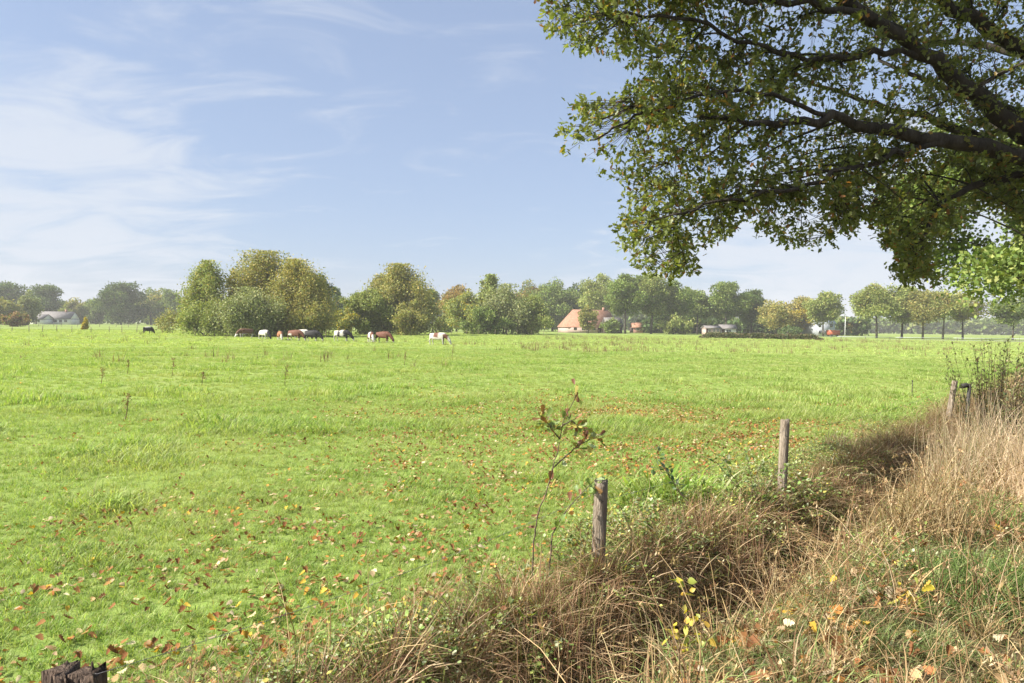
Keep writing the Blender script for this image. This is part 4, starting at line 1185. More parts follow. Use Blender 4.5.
def reed_clump(px, py, wpx, hpx, n, label, cols=DRY, lean=.8):
    b = gpt(px, py)
    w = wpx / F * b.y; h = hpx / F * b.y
    mb = MB()
    for i in range(n):
        a = random.uniform(0, 6.283); rr = math.sqrt(random.random()) * w * .5
        x, y = math.cos(a) * rr, math.sin(a) * rr
        z = gz(b.x + x, b.y + y) - b.z - .02
        l = h * random.uniform(.3, 1.15) * (1 - .35 * (rr / (w * .5)) ** 2)
        V, T, C = tuft(1, .001, l, .008, random.uniform(.1, lean), cols, droop=random.choice([.1, .3, .7, 1.2]), segs=6, hvar=.1)
        mb.add(V + np.array([x, y, z]), T, C)
        if i % 5 == 0:
            q = l * .35 * lean
            mb.tube(bez((x, y, z), (x + random.uniform(-q, q), y + random.uniform(-q, q), l * .95), 0, 4), [.003, .0027, .002, .0015], 3, np.array(random.choice(cols)), cap=False)
    tag(mb.build('reed_clump', M['dry'], None, loc=b), label, 'reeds')


reed_clump(985, 480, 115, 92, 1700, 'tall tan reeds standing in front of the broom bush at the right edge', [(.46, .35, .24), (.38, .28, .19), (.56, .45, .33), (.26, .19, .13), (.30, .28, .16)], lean=.45)
reed_clump(1050, 500, 110, 110, 700, 'tall tan reeds just outside the right edge', [(.50, .38, .25), (.44, .32, .21), (.58, .46, .32)])
reed_clump(915, 535, 100, 75, 700, 'clump of straw coloured grass halfway up the right bank', DRY)
reed_clump(715, 548, 110, 62, 650, 'matted brown grass clump on the ditch wall between the round posts', DRYB)
reed_clump(870, 455, 110, 32, 500, 'low pinkish brown weeds along the ditch before the leaning post', [(.42, .29, .21), (.34, .22, .16), (.50, .38, .28), (.28, .30, .12)])
reed_clump(560, 668, 150, 92, 850, 'brown withered grass stems at the bottom edge under the oak sapling', DRYB + [(.50, .36, .20)])
reed_clump(985, 600, 130, 60, 1500, 'lush long bladed green grass clump on the right bank', LUSH + [(.34, .36, .16)], lean=1.5)
reed_clump(1000, 530, 70, 40, 500, 'smaller green grass clump above the lush one on the right bank', LUSH + DRY[:1], lean=1.4)


def weed_stalk(px, y0, y1, label):
    b = gpt(px, y0); d = b.y
    h = (y0 - y1) / F * d
    mb = MB()
    mb.tube(bez((0, 0, -.02), (h * .12, 0, h), 0, 6), np.linspace(.011, .006, 6), 4, (.16, .10, .06))
    for k in range(int(5)):
        z = h * (.4 + .12 * k); a = random.uniform(0, 6.28)
        mb.tube(bez((h * .06, 0, z), (h * .06 + math.cos(a) * h * .12, math.sin(a) * h * .1, z + h * .2), 0, 4), .004, 3, (.18, .11, .06))
    n = 60
    P = np.stack([rng.normal(h * .08, .02 + h * .03, n), rng.normal(0, .03, n), rng.uniform(h * .45, h, n)], -1)
    V, T, CC = place(simple_leaf(.3, .3, .3), P, frames(rand_dirs(n, (0, 0, 1)), .5), rng.uniform(.03, .06, n), pick_cols(n, [(.22, .13, .07), (.16, .10, .06), (.26, .2, .09)], None, .2))
    mb.add(V, T, CC)
    tag(mb.build('weed_stalk', M['dry'], None, loc=b), label, 'weed', 'dry dock stalks standing in the meadow')


for a in ((125, 421, 394, 'tallest dry dock stalk standing alone in the left meadow'),
          (101, 386, 368, 'short dry stalk a little left of and beyond the tallest stalk'),
          (127, 374, 360, 'far dry stalk directly beyond the tallest stalk'),
          (172, 376, 358, 'dry stalk in the meadow below the sparse bush'),
          (202, 386, 372, 'dry stalk to the right of the middle of the left meadow'),
          (285, 386, 364, 'branched dry stalk in line with the red and black cows'),
          (327, 362, 352, 'small dry stalk in front of the black and white cow'),
          (452, 360, 344, 'dry dark weed right next to the white and brown cow'),
          (404, 366, 352, 'small dry stalk between the brown cows and the white one'),
          (860, 348, 338, 'thin dry stalk near the first tree of the roadside row')):
    weed_stalk(*a)


def far_weeds():
    ms = []
    for i in range(4):
        V, T, C = tuft(9, .25, .5, .03, .25, [(.20, .14, .08), (.26, .19, .10), (.16, .13, .06)], droop=.1, segs=3, hvar=.5)
        ms.append(mesh_from('far_weed', V, T, M['dry'], C))
    lib = library('far_weed', ms)
    px = rng.uniform(520, 1000, 2600); Y = rng.uniform(55, 140, 2600)
    x = (px - 512) / F * Y
    k = rng.random(len(x)) < .08 + .75 * sstep(.5, .68, fbm(x * .06, Y * .10, 201))
    x, Y = x[k], Y[k]
    px2 = rng.uniform(20, 520, 1500); Y2 = rng.uniform(28, 110, 1500); x2 = (px2 - 512) / F * Y2
    k = rng.random(len(x2)) < .02 + .35 * sstep(.58, .72, fbm(x2 * .08, Y2 * .12, 203))
    x = np.concatenate([x, x2[k]]); Y = np.concatenate([Y, Y2[k]])
    n = len(x)
    scatter('dry_weeds', lib, np.stack([x, Y, ground(x, Y)], -1), rz(n, .05), rng.uniform(.5, 1.2, n), rng.integers(0, 4, n), 'brown dry weed stalks dotted over the far meadow')


far_weeds()


# ------------------------------------------------------------------ fence posts and wire
def round_post(px, ytop, ybase, wpx, label, lean=0.0, name='fence_post', mat='post', group='wooden fence posts along the ditch'):
    b = gpt(px, ybase)
    h = at(px, ytop, b.y).z - b.z
    r = wpx / F * b.y / 2
    top = at(px + lean, ytop, b.y)
    mb = MB()
    n = 26; sides = 28
    ax = np.array(top) - np.array(b)
    V = []
    for i in range(n):
        f = i / (n - 1)
        c = ax * f + np.array([0, 0, -.25 * (1 - f)])
        for j in range(sides):
            a = j / sides * 6.283
            k = 1 + .035 * math.sin(3 * a + 1) + .05 * (vnoise(np.array([a * 2.2]), np.array([f * 2.0]), 5)[0] - .5) + .05 * (vnoise(np.array([a * 7]), np.array([f * 1.2]), 6)[0] - .5)
            if i >= n - 2:
                k *= .96
            V.append((c[0] + math.cos(a) * r * k, c[1] + math.sin(a) * r * k, c[2] + (.012 * math.sin(a * 2 + 1) + .01 * (random.random() - .5) if i == n - 1 else 0)))
    T = []
    for i in range(n - 1):
        for j in range(sides):
            k = (j + 1) % sides
            T.append((i * sides + j, i * sides + k, (i + 1) * sides + k, (i + 1) * sides + j))
    V.append(tuple(ax + np.array([0, 0, .004]))); c = len(V) - 1
    T3 = [(c, (n - 1) * sides + j, (n - 1) * sides + (j + 1) % sides) for j in range(sides)]
    mb.add(V, np.array(T)); mb.T.append(np.array(T3)); 
    root = empty(name, b, label, 'fence post', group)
    mb.build('post', M[mat], root, True)
    # a staple holding the wire
    sb = MB()
    z = h * .82
    c0 = ax * .82
    sb.tube([(c0[0] - .02, c0[1] - r * 1.06, z + .012), (c0[0], c0[1] - r * 1.12, z), (c0[0] + .02, c0[1] - r * 1.06, z - .012)], .0025, 5)
    sb.build('staple', M['iron'], root)
    return b, Vector(b) + Vector(ax)


b1, t1 = round_post(597, 481, 578, 14, 'nearest round wooden fence post, standing by the oak sapling', 4)
b2, t2 = round_post(781, 420, 505, 9.0, 'second round wooden fence post, pale and slim above the ditch', 4)
b3, t3 = round_post(946, 381, 425, 5.5, 'far weathered fence post leaning to the right by the reeds', 9)


def split_post():
    """broken split trunk post cut by the lower edge of the picture"""
    top = at(76, 668, 3.0)
    g = gz(top.x, top.y)
    root = empty('fence_post', (top.x, top.y, g), 'thick split brown post with a ragged top at the bottom left corner', 'fence post', 'wooden fence posts along the ditch')
    h = top.z - g
    for (x0, x1, hh, y0) in ((-.105, -.004, 0, 0), (.004, .11, -.012, .01)):
        mb = MB(); n = 14; nx = 12
        ring = []
        for i in range(nx):
            ring.append((x0 + (x1 - x0) * i / (nx - 1), -.055 + y0 + .008 * math.sin(i * 1.7)))
        for i in range(nx):
            ring.append((x1 - (x1 - x0) * i / (nx - 1), .055 + y0 + .008 * math.sin(i * 2.1)))
        m = len(ring); V = []
        rag = [random.uniform(-.03, .012) for _ in range(m)]
        for k in range(n):
            f = k / (n - 1)
            for j, (a, b) in enumerate(ring):
                V.append((a + .012 * math.sin(f * 5 + j), b, -.2 + (h + .2 + hh + rag[j] * (f == 1)) * f))
        T = [(k * m + j, k * m + (j + 1) % m, (k + 1) * m + (j + 1) % m, (k + 1) * m + j) for k in range(n - 1) for j in range(m)]
        V.append(((x0 + x1) / 2, y0, h + hh - .015)); c = len(V) - 1
        mb.add(V, np.array(T)); mb.T.append(np.array([(c, (n - 1) * m + j, (n - 1) * m + (j + 1) % m) for j in range(m)]))
        mb.build('split_half', M['post_brown'], root, False)
    return Vector((top.x + .08, top.y, top.z - .03))


tL = split_post()


def wire(a, b, sag, label, barbs=True):
    a, b = np.array(a), np.array(b)
    n = 26
    t = np.linspace(0, 1, n)[:, None]
    P = a + (b - a) * t + np.array([0, 0, -1]) * sag * 4 * t * (1 - t)
    root = empty('fence_wire', tuple(a), label, 'wire', 'sagging wire strands of the meadow fence')
    mb = MB().tube(P - a, .0014, 5); mb.build('strand', M['wire'], root, True)
    if barbs:
        bb = MB(); L_ = np.linalg.norm(b - a)
        for k in range(int(L_ / .14)):
            f = (k + .5) * .14 / L_
            c = a + (b - a) * f + np.array([0, 0, -1]) * sag * 4 * f * (1 - f) - a
            for q in range(2):
                d = rand_dirs(1)[0] * .014
                bb.tube([c - d, c + d], .0009, 4)
        tag(bb.build('barbs', M['wire'], root), kind='stuff')


wire(tL, Vector(t1) + Vector((0, -.07, -.06)), .07, 'barbed wire running from the split corner post to the nearest round post')
wire(Vector(t1) + Vector((0.02, -.06, -.14)), Vector(t2) + Vector((0, -.06, -.10)), .10, 'barbed wire between the nearest and the second round post')
wire(Vector(t2) + Vector((0.02, -.06, -.12)), Vector(t3) + Vector((0, -.06, -.05)), .14, 'barbed wire between the second round post and the leaning far post', True)
p4 = at(1010, 384, b3.y + 6.5)
wire(Vector(t3) + Vector((0, 0, -.04)), p4, .05, 'wire running right from the leaning far post into the reeds', False)


def rotten_rail():
    c = at(966, 386, b3.y + .6)
    mb = MB()
    P = np.array([(-.15, 0, -.03), (-.07, .0, .0), (.02, .02, .02), (.10, .03, -.01)])
    mb.tube(P, [.03, .06, .06, .03], 9)
    g = gz(c.x, c.y)
    mb.tube([(.02, .02, g - c.z - .2), (.09, 0, .06)], [.05, .04], 8)
    tag(mb.build('rotten_stump', M['iron'], None, True, loc=c), 'short dark rotten stump right beside the leaning far post', 'stump')


rotten_rail()


def stake(px, y0, y1):
    b = gpt(px, y0); h = (y0 - y1) / F * b.y
    root = empty('electric_fence_stake', b, 'thin dark metal stake standing in the meadow left of the leaning post', 'stake')
    MB().tube([(0, 0, -.1), (0, 0, h)], .011, 8).build('rod', M['iron'], root, True)
    MB().tube([(0, 0, h - .05), (0, 0, h - .01)], .02, 8).build('insulator', M['iron'], root, True)


stake(912, 397, 380)


# paddock fences far out
def paddock(n, px0, px1, Y0, Y1, hh, group, lab, r=.06):
    last = None
    for i in range(n):
        f = (i + random.uniform(-.25, .25)) / max(1, n - 1)
        px = px0 + (px1 - px0) * f; Y = Y0 + (Y1 - Y0) * f
        d = pix_dir(px, 330); x = d.x / d.y * Y
        z = gz(x, Y); h = hh * random.uniform(.85, 1.15)
        mb = MB().tube([(0, 0, -.2), (random.uniform(-.04, .04), 0, h * .6), (random.uniform(-.06, .06), 0, h)], [r, r * .95, r * .85], 7)
        tag(mb.build('paddock_post', M['post'], None, True, loc=(x, Y, z)), lab, 'fence post', group)
        cur = np.array((x, Y, z + h * .85))
        if last is not None:
            pass
        if i == 0:
            first = cur
        last = cur
    mb = MB()
    for dz in (0, -.4):
        mb.tube([(0, 0, dz), tuple(last - first + np.array([0, 0, dz]))], .012, 4)
    tag(mb.build('paddock_wire', M['iron'], None, loc=tuple(first)), 'two thin wires strung along ' + group, 'wire')


paddock(15, -15, 196, 118, 128, 1.15, 'the paddock fence at the far left', 'grey wooden post of the paddock fence at the far left')
paddock(14, 40, 200, 230, 236, 1.2, 'the back paddock fence before the left woods', 'thin post of the back paddock fence before the left woods', .07)
paddock(16, 196, 345, 101, 103, 1.1, 'the fence at the foot of the cow side grove', 'thin post of the fence at the foot of the grove behind the cows', .05)
paddock(18, 330, 560, 150, 160, 1.1, 'the fence at the foot of the middle groves', 'thin post of the fence at the foot of the middle groves', .05)


# ------------------------------------------------------------------ cows
def cow_mesh(head_down=True, coat=None, seed=0):
    V = {'pelvis': (-.75, 0, 1.18, .30, .33), 'tail0': (-.98, 0, 1.22, .14, .14)}
    me = D.meshes.new('cow_cage')
    pts = []; rad = []; ed = []

    def add(p, r, par=None):
        pts.append(p); rad.append(r)
        if par is not None:
            ed.append((par, len(pts) - 1))
        return len(pts) - 1
    pel = add((-.62, 0, 1.04), (.32, .38))
    bel = add((-.15, 0, .96), (.40, .46), pel)
    che = add((.42, 0, .98), (.33, .43), bel)
    sho = add((.72, 0, 1.08), (.24, .32), che)
    if head_down:
        n1 = add((1.02, .03, .92), (.17, .24), sho)
        n2 = add((1.26, .06, .62), (.13, .17), n1)
        hd = add((1.40, .08, .38), (.12, .15), n2)
        mz = add((1.48, .10, .14), (.10, .10), hd)
        mz2 = add((1.50, .10, .06), (.08, .075), mz)
        hb = (1.30, .07, .50)
    else:
        n1 = add((1.0, 0, 1.22), (.16, .22), sho)
        n2 = add((1.2, .03, 1.35), (.12, .16), n1)
        hd = add((1.38, .05, 1.36), (.12, .15), n2)
        mz = add((1.62, .06, 1.22), (.09, .10), hd)
        mz2 = add((1.68, .06, 1.18), (.08, .08), mz)
        hb = (1.30, .04, 1.44)
    tb = add((-.92, 0, 1.16), (.12, .14), pel)
    t1_ = add((-1.01, 0, .98), (.03, .03), tb)
    t2_ = add((-1.02, 0, .60), (.022, .022), t1_)
    t3_ = add((-1.02, .02, .42), (.04, .04), t2_)
    for s in (-1, 1):
        e = add((hb[0] - .02, hb[1] + s * .17, hb[2] + .02), (.035, .05), hd)
        add((hb[0] - .05, hb[1] + s * .30, hb[2] - .01), (.02, .045), e)
        st_ = .06 * s
        k = add((-.70 + st_, s * .20, .74), (.14, .15), pel)
        h = add((-.86 + st_, s * .20, .46), (.065, .075), k)
        f = add((-.78 + st_, s * .20, .14), (.045, .05), h)
        add((-.74 + st_, s * .20, .02), (.06, .06), f)
        k = add((.60 - st_, s * .18, .66), (.11, .12), che)
        h = add((.60 - st_, s * .18, .38), (.062, .065), k)
        f = add((.60 - st_, s * .18, .12), (.045, .045), h)
        add((.63 - st_, s * .18, .02), (.058, .055), f)
    add((-.42, 0, .70), (.12, .12), pel)    # udder
    me.from_pydata(pts, ed, [])
    o = D.objects.new('cow_cage', me); COL.objects.link(o)
    o.modifiers.new('skin', 'SKIN'); sb = o.modifiers.new('sub', 'SUBSURF'); sb.levels = 2; sb.render_levels = 2
    if not me.skin_vertices:
        bpy.context.view_layer.objects.active = o
        bpy.ops.mesh.customdata_skin_add()
    for i, r in enumerate(rad):
        me.skin_vertices[0].data[i].radius = r
    me.skin_vertices[0].data[0].use_root = True
    bpy.context.view_layer.update()
    dg = bpy.context.evaluated_depsgraph_get()
    out = D.meshes.new_from_object(o.evaluated_get(dg))
    D.objects.remove(o)
    n = len(out.vertices)
    co = np.empty(n * 3, np.float32); out.vertices.foreach_get('co', co); co = co.reshape(-1, 3)
    c = coat(co, seed)
    c4 = np.ones((n, 4), np.float32); c4[:, :3] = c
    hoof = co[:, 2] < .05
    c4[hoof, :3] = (.05, .04, .035)
    a = out.attributes.new('col', 'FLOAT_COLOR', 'POINT'); a.data.foreach_set('color', c4.ravel())
    out.materials.clear(); out.materials.append(M['hide'])
    out.polygons.foreach_set('use_smooth', np.ones(len(out.polygons), bool))
    out.name = 'cow'
    return out


M['hide'], _nt = new_mat('cow_hide')
_o = N(_nt, 'ShaderNodeOutputMaterial'); _p = N(_nt, 'ShaderNodeBsdfPrincipled'); _a = N(_nt, 'ShaderNodeAttribute', attribute_name='col')
_p.inputs['Roughness'].default_value = .7; _p.inputs['Specular IOR Level'].default_value = .25
_nt.links.new(_a.outputs['Color'], _p.inputs['Base Color']); _nt.links.new(_p.outputs[0], _o.inputs[0])

WHT = np.array([.50, .47, .41]); BLK = np.array([.018, .017, .018]); RED = np.array([.13, .052, .03]); ORG = np.array([.28, .125, .06]); DBR = np.array([.13, .065, .04])


def coat_patch(base, other, fn):
    def f(co, seed):
        nz = vnoise(co[:, 0] * 2.6 + seed, co[:, 2] * 2.6 + co[:, 1], seed) * .5
        m = fn(co[:, 0], co[:, 1], co[:, 2], nz) > 0
        c = np.tile(base, (len(co), 1)); c[m] = other
        return c
    return f


def cow(px, yfeet, Y, rzdeg, coat, label, down=True, scale=1.0, seed=1):
    d = pix_dir(px, yfeet); k = Y / d.y; x = d.x * k
    me = cow_mesh(down, coat, seed)
    o = link('cow', me, None, (x, Y, gz(x, Y)), (0, 0, R(rzdeg)))
    o.scale = (scale, scale * 1.12, scale * .95)
    tag(o, label, 'cow', 'cows grazing in the meadow')


legs_white = lambda x, y, z, n: (.62 - z) + n * .1
cow(246, 336, 94, -140, coat_patch(DBR, WHT, lambda x, y, z, n: .60 - z + n * .2), 'small dark brown cow with pale legs, leftmost in front of the grove', True, 1.0, 1)
cow(264, 338, 88, -38, coat_patch(WHT, BLK, lambda x, y, z, n: np.minimum(x - .95, .52 + 0 * z + n - .0)), 'white cow with a black head and neck, grazing', True, .93, 2)
cow(280, 340, 84, -65, coat_patch(ORG, WHT, lambda x, y, z, n: np.maximum(x - 1.22, .45 - z)), 'light orange cow with white legs and face, turned towards the camera', True, .85, 3)
cow(295, 340, 83, -22, coat_patch(RED, WHT, lambda x, y, z, n: np.maximum(np.maximum(.34 - z, -1), np.minimum(.85 - z, .25 - abs(x + .45)) + n * .1)), 'big red brown cow grazing left of the black cow', True, 1.0, 4)
cow(302, 337, 91, -15, coat_patch(WHT, BLK, lambda x, y, z, n: x - 1.1), 'white cow half hidden between the red brown and the black cow', True, 1.0, 5)
cow(312, 341, 82, -20, coat_patch(BLK, WHT, lambda x, y, z, n: .32 - z), 'all black cow grazing with its head down', True, 1.0, 6)
cow(342, 341, 83, -18, coat_patch(WHT, BLK, lambda x, y, z, n: np.maximum(np.minimum(x - .35, z - .38 + n * .1), .16 - abs(x + .28)) + (n - .25) * .15), 'black and white pied cow with white hindquarters', True, 1.05, 7)
cow(371, 342, 80, -70, coat_patch(RED, WHT, lambda x, y, z, n: np.maximum(np.maximum(x - 1.12, .45 - z), .18 - abs(x - .45) - (y + .1))), 'brown cow with a white face looking towards the camera', True, .95, 8)
cow(383, 342, 80, -28, coat_patch(RED, WHT, lambda x, y, z, n: .18 - z), 'brown cow grazing right behind the white faced one', True, 1.0, 9)
cow(438, 346, 73, -22, coat_patch(WHT, RED, lambda x, y, z, n: np.maximum(np.minimum(.22 - abs(x + .12), z - .85) + n * .15, np.minimum(.24 - abs(x - .95), 1.2 - z + n * .1))), 'white cow with red brown patches, rightmost and closest', True, 1.0, 10)
cow(148, 334, 112, 72, coat_patch(BLK, WHT, lambda x, y, z, n: np.minimum(z - 1.22, .5 - abs(x + .2)) + n * .08), 'black cow with a white back, alone at the far left', True, .95, 11)


# ------------------------------------------------------------------ buildings far out
M['tile'] = mat_noise('orange_roof_tile', (.26, .135, .085), (.38, .21, .14), 1.2, .85, .4, 8, c3=(.32, .17, .11))
M['tile_dark'] = mat_noise('grey_roof', (.13, .12, .115), (.20, .185, .175), 1.5, .8)
M['white_wall'] = mat_noise('white_wall', (.62, .60, .56), (.76, .74, .70), 1.2, .8)
M['brick'] = mat_noise('red_brick', (.28, .15, .11), (.38, .22, .17), 2.5, .85)
M['pinkbrick'] = mat_noise('pale_pink_brick', (.42, .30, .26), (.52, .40, .35), 1.5, .85)
M['timber'] = mat_noise('dark_timber', (.05, .035, .03), (.11, .08, .065), 4, .85, stretch=(4, 4, .5))
M['glassy'] = mat_noise('window_glass', (.03, .035, .04), (.06, .07, .08), 3, .12)
M['redpaint'] = mat_noise('red_painted_metal', (.42, .10, .05), (.5, .15, .08), 2, .5)
M['whitepaint'] = mat_noise('white_paint', (.7, .7, .68), (.8, .8, .78), 2, .5)
M['slateblue'] = mat_noise('pale_grey_cladding', (.38, .40, .43), (.48, .50, .53), 1.5, .7)


def window(parent, x, z, w, h, y, frame='whitepaint'):
    f = MB().box(x - w / 2, x + w / 2, y - .06, y + .02, z, z + h).build('window', M[frame], parent)
    g = MB()
    for k in range(2):
        xa = x - w / 2 + .07 + k * (w / 2 - .035); g.box(xa, xa + w / 2 - .105, y - .075, y - .062, z + .08, z + h - .08)
    g.build('pane', M['glassy'], f)


def gable_house(name, px, Y, L_, dp, eave, ridge, rzdeg, wallm, roofm, label, cat, hip_left=0.0, hip_right=0.0, windows=(), door=None, chimney=None, over=.35, gable_m=None, yb=330):
    d = pix_dir(px, yb); x = d.x / d.y * Y
    root = empty(name, (x, Y, gz(x, Y)), label, cat, rz=R(rzdeg))
    hx, hy = L_ / 2, dp / 2
    w = MB().box(-hx, hx, -hy, hy, -.3, eave)
    w.build('wall', M[wallm], root)
    # gable triangles
    for sgn, hip in ((-1, hip_left), (1, hip_right)):
        if hip == 0:
            xx = sgn * (hx - .02); th = .15 * -sgn
            zt = eave + (ridge - eave) * .97
            V = [(xx, -hy, eave + .003), (xx, hy, eave + .003), (xx, 0, zt), (xx + th, -hy, eave + .003), (xx + th, hy, eave + .003), (xx + th, 0, zt)]
            T = [(0, 1, 2), (5, 4, 3), (0, 3, 4), (0, 4, 1), (1, 4, 5), (1, 5, 2), (2, 5, 3), (2, 3, 0)]
            MB().add(V, np.array(T)).build('gable', M[gable_m or wallm], root)
    # roof shell with thickness
    o = over; sl = (ridge - eave) / hy; ze = eave - sl * o + .12; t = .18
    xl, xr = -hx - o, hx + o
    rl, rr = -hx + hip_left - (o if hip_left == 0 else 0), hx - hip_right + (o if hip_right == 0 else 0)
    top = [(xl, -hy - o, ze), (xr, -hy - o, ze), (xr, hy + o, ze), (xl, hy + o, ze), (rl, 0, ridge + .12), (rr, 0, ridge + .12)]
    V = top + [(a, b, c - t) for a, b, c in top]
    T = [(0, 1, 5), (0, 5, 4), (2, 3, 4), (2, 4, 5), (3, 0, 4), (1, 2, 5), (6, 11, 7), (6, 10, 11), (8, 10, 9), (8, 11, 10), (9, 10, 6), (7, 11, 8)]
    for i in range(4):
        j = (i + 1) % 4
        T += [(i, i + 6, j + 6), (i, j + 6, j)]
    if hip_left == 0:
        T = [q for q in T if q not in ((3, 0, 4), (9, 10, 6))] + [(3, 9, 4), (9, 10, 4), (0, 4, 6), (6, 4, 10)]
    if hip_right == 0:
        T = [q for q in T if q not in ((1, 2, 5), (7, 11, 8))] + [(2, 5, 8), (8, 5, 11), (1, 7, 5), (7, 11, 5)]
    rf = MB().add(V, np.array(T)).build('roof', M[roofm], root)
    if chimney:
        cx, cw, ch = chimney
        MB().box(cx - cw / 2, cx + cw / 2, -cw / 2, cw / 2, ridge - .5, ridge + ch).build('chimney', M['brick'], rf)
    for (wx, wz, ww, wh) in windows:
        window(root, wx, wz, ww, wh, -hy)
    if door:
        wx, ww, wh = door
        MB().box(wx - ww / 2, wx + ww / 2, -hy - .05, -hy + .02, -.1, wh).build('door', M['timber'], root)
    return root


gable_house('farmhouse', 586, 246, 17.5, 11, 2.3, 8.2, 14, 'pinkbrick', 'tile', 'low farmhouse with a large orange tiled roof between the trees', 'house', hip_left=3.6,
            windows=[(-6, .9, 1.2, 1.1), (-3, .9, 1.2, 1.1), (1, .9, 1.2, 1.1), (5, .9, 1.4, 1.1)], door=(3, 1.3, 2.1), chimney=(6.6, .8, 1.0), gable_m='timber')
gable_house('barn', 612, 240, 5.5, 6, 2.6, 5.4, 10, 'timber', 'tile_dark', 'dark timber barn with white panels at the right end of the farmhouse', 'barn',
            windows=[(-1.5, .6, 1.1, 1.6), (1.2, .6, 1.1, 1.6)], door=(-.2, 1.2, 2.2))
gable_house('farm_shed', 637, 270, 4, 4, 2.4, 4.0, 0, 'brick', 'tile', 'small orange roofed shed behind the trees right of the farmhouse', 'shed', windows=[(0, 1, 1.4, 1.2)], door=(-2.6, 1.3, 2.1))
gable_house('white_farmhouse', 58, 345, 16, 9, 3.0, 6.4, 6, 'white_wall', 'tile_dark', 'long white farmhouse with a grey roof at the far left', 'house',
            windows=[(-6, 1, 1.4, 1.5), (-3.4, 1, 1.4, 1.5), (1, 1, 1.8, 1.5), (3.6, 1, 1.4, 1.5), (6, 1, 1.4, 1.5)], door=(-.9, 1.3, 2.3), chimney=(4, .9, 1.1), yb=322)
gable_house('annexe', 42, 338, 7, 7, 2.6, 4.8, -8, 'white_wall', 'tile_dark', 'white annexe with a lower roof left of the white farmhouse', 'house', windows=[(-1.6, .9, 1.3, 1.3), (1.5, .9, 1.3, 1.3)], door=(0, 1.0, 2.1), yb=322)
gable_house('pink_shed', 711, 212, 4.4, 4, 2.3, 2.9, 5, 'pinkbrick', 'tile_dark', 'small pinkish brick shed with dark windows under the tall dark tree', 'shed', windows=[(-1.2, .9, .7, 1.1), (.2, .9, .7, 1.1), (1.4, .9, .7, 1.1)], door=(-2.0, .8, 2.0))
gable_house('white_shed', 727, 214, 4.6, 4, 2.3, 3.3, -4, 'white_wall', 'tile_dark', 'low pale shed right of the pink one', 'shed', windows=[(0, .8, 1.6, 1.0)], door=(-1.6, .9, 1.9))
gable_house('brick_house', 752, 285, 11, 8, 2.6, 4.8, 0, 'brick', 'tile_dark', 'brick house mostly hidden by the stems of the dark trees', 'house', windows=[(-4, 1, 1.3, 1.4), (0, 1, 1.3, 1.4), (4, 1, 1.3, 1.4)], door=(2, 1.1, 2.2))
gable_house('grey_house', 818, 238, 7.4, 8, 4.6, 7.4, 12, 'slateblue', 'slateblue', 'pale grey two storey house behind the light green tree', 'house',
            windows=[(-2.2, .7, 1.3, 1.3), (0, .7, 1.3, 1.3), (2.2, .7, 1.3, 1.3), (-2.2, 3, 1.1, 1.2), (2.2, 3, 1.1, 1.2)], door=(1.1, .9, 2.1), chimney=(2, .7, .9))


def container():
    d = pix_dir(833, 333); Y = 222; x = d.x / d.y * Y
    root = empty('red_trailer', (x, Y, gz(x, Y)), 'low red trailer standing right of the grey house', 'trailer')
    MB().box(-1.8, 1.8, -1, 1, .5, 2.1).build('body', M['redpaint'], root)
    MB().box(-1.85, 1.85, -1.03, 1.03, 2.104, 2.2).build('lid', M['whitepaint'], root)
    for xx in (-.9, .9):
        MB().tube([(xx, -1.05, .35), (xx, -.8, .35)], .35, 14).build('wheel', M['iron'], root)
    MB().box(-2.9, -1.81, -.05, .05, .55, .65).build('drawbar', M['iron'], root)


container()


def car(px, Y, col, label):
    d = pix_dir(px, 333); x = d.x / d.y * Y
    root = empty('parked_car', (x, Y, gz(x, Y)), label, 'car', rz=R(8))
    prof = [(-2.1, .35), (-2.15, .75), (-1.95, .95), (-1.5, 1.02), (-.9, 1.42), (.5, 1.46), (1.1, 1.05), (1.9, .9), (2.1, .65), (2.1, .35)]
    V = [(a, s * (.82 if z < 1.1 else .66), z) for s in (-1, 1) for a, z in prof]
    n = len(prof)
    T = [(i, (i + 1) % n, n + (i + 1) % n, n + i) for i in range(n)]
    mb = MB().add(V, np.array(T)); me = np.array([(0, i, i + 1) for i in range(1, n - 1)])
    mb.T.append(me[:, ::-1]); mb.T.append(me + n)
    mb.build('body', M[col], root)
    g = MB()
    g.box(-1.05, .75, -.80, .80, 1.08, 1.34)
    g.build('window', M['glassy'], root)
    for xx in (-1.3, 1.3):
        for s in (-1, 1):
            MB().tube([(xx, s * .86, .33), (xx, s * .68, .33)], .33, 16).build('wheel', M['iron'], root)


M['darkpaint'] = mat_noise('dark_car_paint', (.03, .03, .035), (.05, .05, .055), 2, .25)
car(799, 214, 'darkpaint', 'dark car parked among the bushes left of the grey house')
car(788, 216, 'whitepaint', 'white car parked left of the dark one')


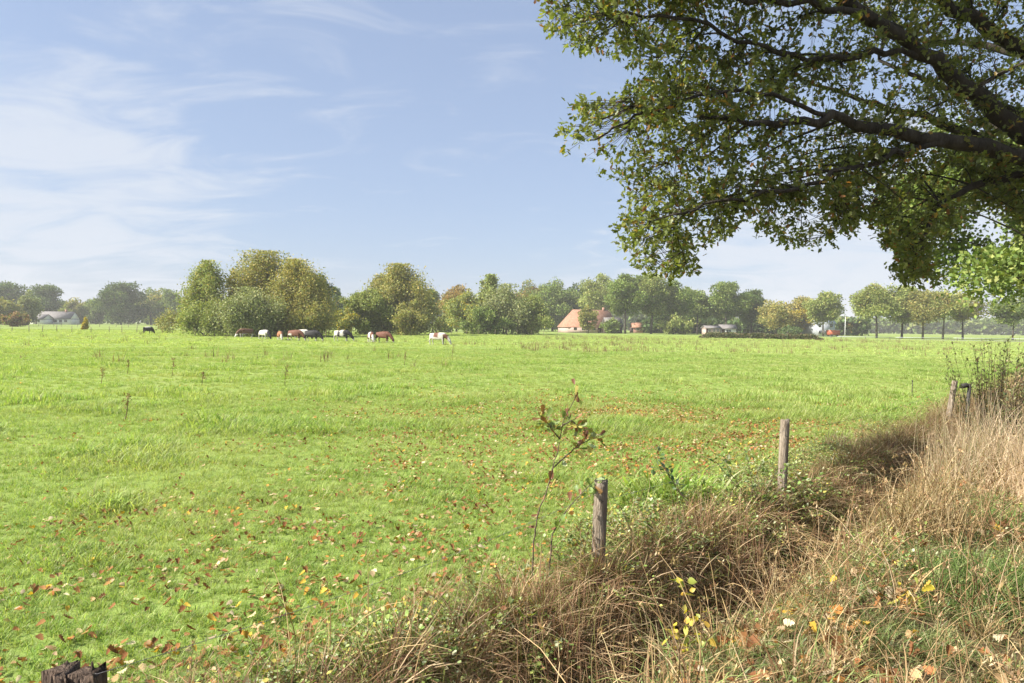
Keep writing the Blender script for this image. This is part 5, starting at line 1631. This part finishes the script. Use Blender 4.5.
# hedge in front of the sheds
def hedge():
    d0, d1 = pix_dir(700, 333), pix_dir(822, 334)
    Ya, Yb = 150, 140
    a = np.array((d0.x / d0.y * Ya, Ya)); b = np.array((d1.x / d1.y * Yb, Yb))
    n = 9000
    t = rng.random(n); c = a + (b - a) * t[:, None]
    hgt = (1.05 + .5 * (fbm(t * 20, t * 0, 300) - .5)) * np.clip(np.minimum(t, 1 - t) * 14, .25, 1)
    z = hgt * rng.random(n) ** .6
    P = np.stack([c[:, 0], c[:, 1] + rng.normal(0, .6, n), z], -1)
    C = pick_cols(n, [(.10, .12, .05), (.14, .15, .06), (.18, .14, .08), (.08, .10, .045)], None, .2) * (.8 + .4 * vnoise(t * 40, z, 3))[:, None]
    V, T, CC = place(simple_leaf(.4, .3, .3), P, frames(rand_dirs(n, (0, -.3, .6)), .8), rng.uniform(.7, 1.4, n) * .30, C)
    m = MB()
    for k in range(40):
        f = (k + .5) / 40; q = a + (b - a) * f
        m.tube([(q[0], q[1], -.05), (q[0] + .1, q[1], .5)], [.03, .015], 4, (.1, .07, .05))
    root = empty('hedge', (a[0], a[1], 0), 'long low dark hedge in front of the pink and pale sheds', 'hedge')
    off = np.array((a[0], a[1], 0))
    link('foliage', mesh_from('foliage', V - off, T, M['treeleaf'], CC), root)
    o = m.build('stem', M['farbark'], root); o.location = -Vector(off)


hedge()


# country road at the right with its verge, lamp and rails
def road():
    m = mat_noise('road_asphalt', (.22, .21, .20), (.30, .29, .28), .6, .9)
    Y0, Y1 = 160, 165
    xs = np.linspace(62, 330, 60)
    V = []; T = []
    for i, x in enumerate(xs):
        for y in (Y0, Y1):
            yy = y + (x - 62) * .04
            V.append((x, yy, gz(x, yy) + .03))
    T = [(2 * i, 2 * i + 2, 2 * i + 3, 2 * i + 1) for i in range(len(xs) - 1)]
    mb = MB().add(V, np.array(T)); tag(mb.build('road', m), kind='structure')
    m2 = mat_noise('pale_verge_sand', (.32, .28, .23), (.40, .35, .29), .6, .95)
    V = []
    for i, x in enumerate(xs):
        for y in (Y0 - 5.5, Y0 - 3.0):
            yy = y + (x - 62) * .04
            V.append((x, yy, gz(x, yy) + .022))
    mb = MB().add(V, np.array(T)); tag(mb.build('path', m2), kind='structure')
    for k in range(8):
        x = 62 + k * 14; yy = Y0 - .8 + (x - 62) * .04
        root = empty('guard_rail', (x, yy, 0), 'low pale rail section along the country road, section of a row', 'rail', 'pale rail sections along the country road')
        MB().box(0, 13.4, -.03, .03, .55, .65).build('rail', M['slateblue'], root)
        for q in (1, 6.7, 12.4):
            MB().box(q - .06, q + .06, .04, .14, -.1, .7).build('post', M['post'], root)
    # lamp
    d = pix_dir(845, 333); Y = 176; x = d.x / d.y * Y
    root = empty('street_lamp', (x, Y, 0), 'slim pale street lamp by the road left of the roadside row', 'lamp')
    MB().tube([(0, 0, 0), (0, 0, 5.6)], [.09, .05], 8).build('pole', M['whitepaint'], root, True)
    MB().tube([(0, 0, 5.6), (-.25, 0, 5.75), (-.8, 0, 5.78)], .04, 6).build('arm', M['whitepaint'], root, True)
    MB().box(-1.25, -.75, -.11, .11, 5.70, 5.82).build('lamp_head', M['whitepaint'], root)


road()
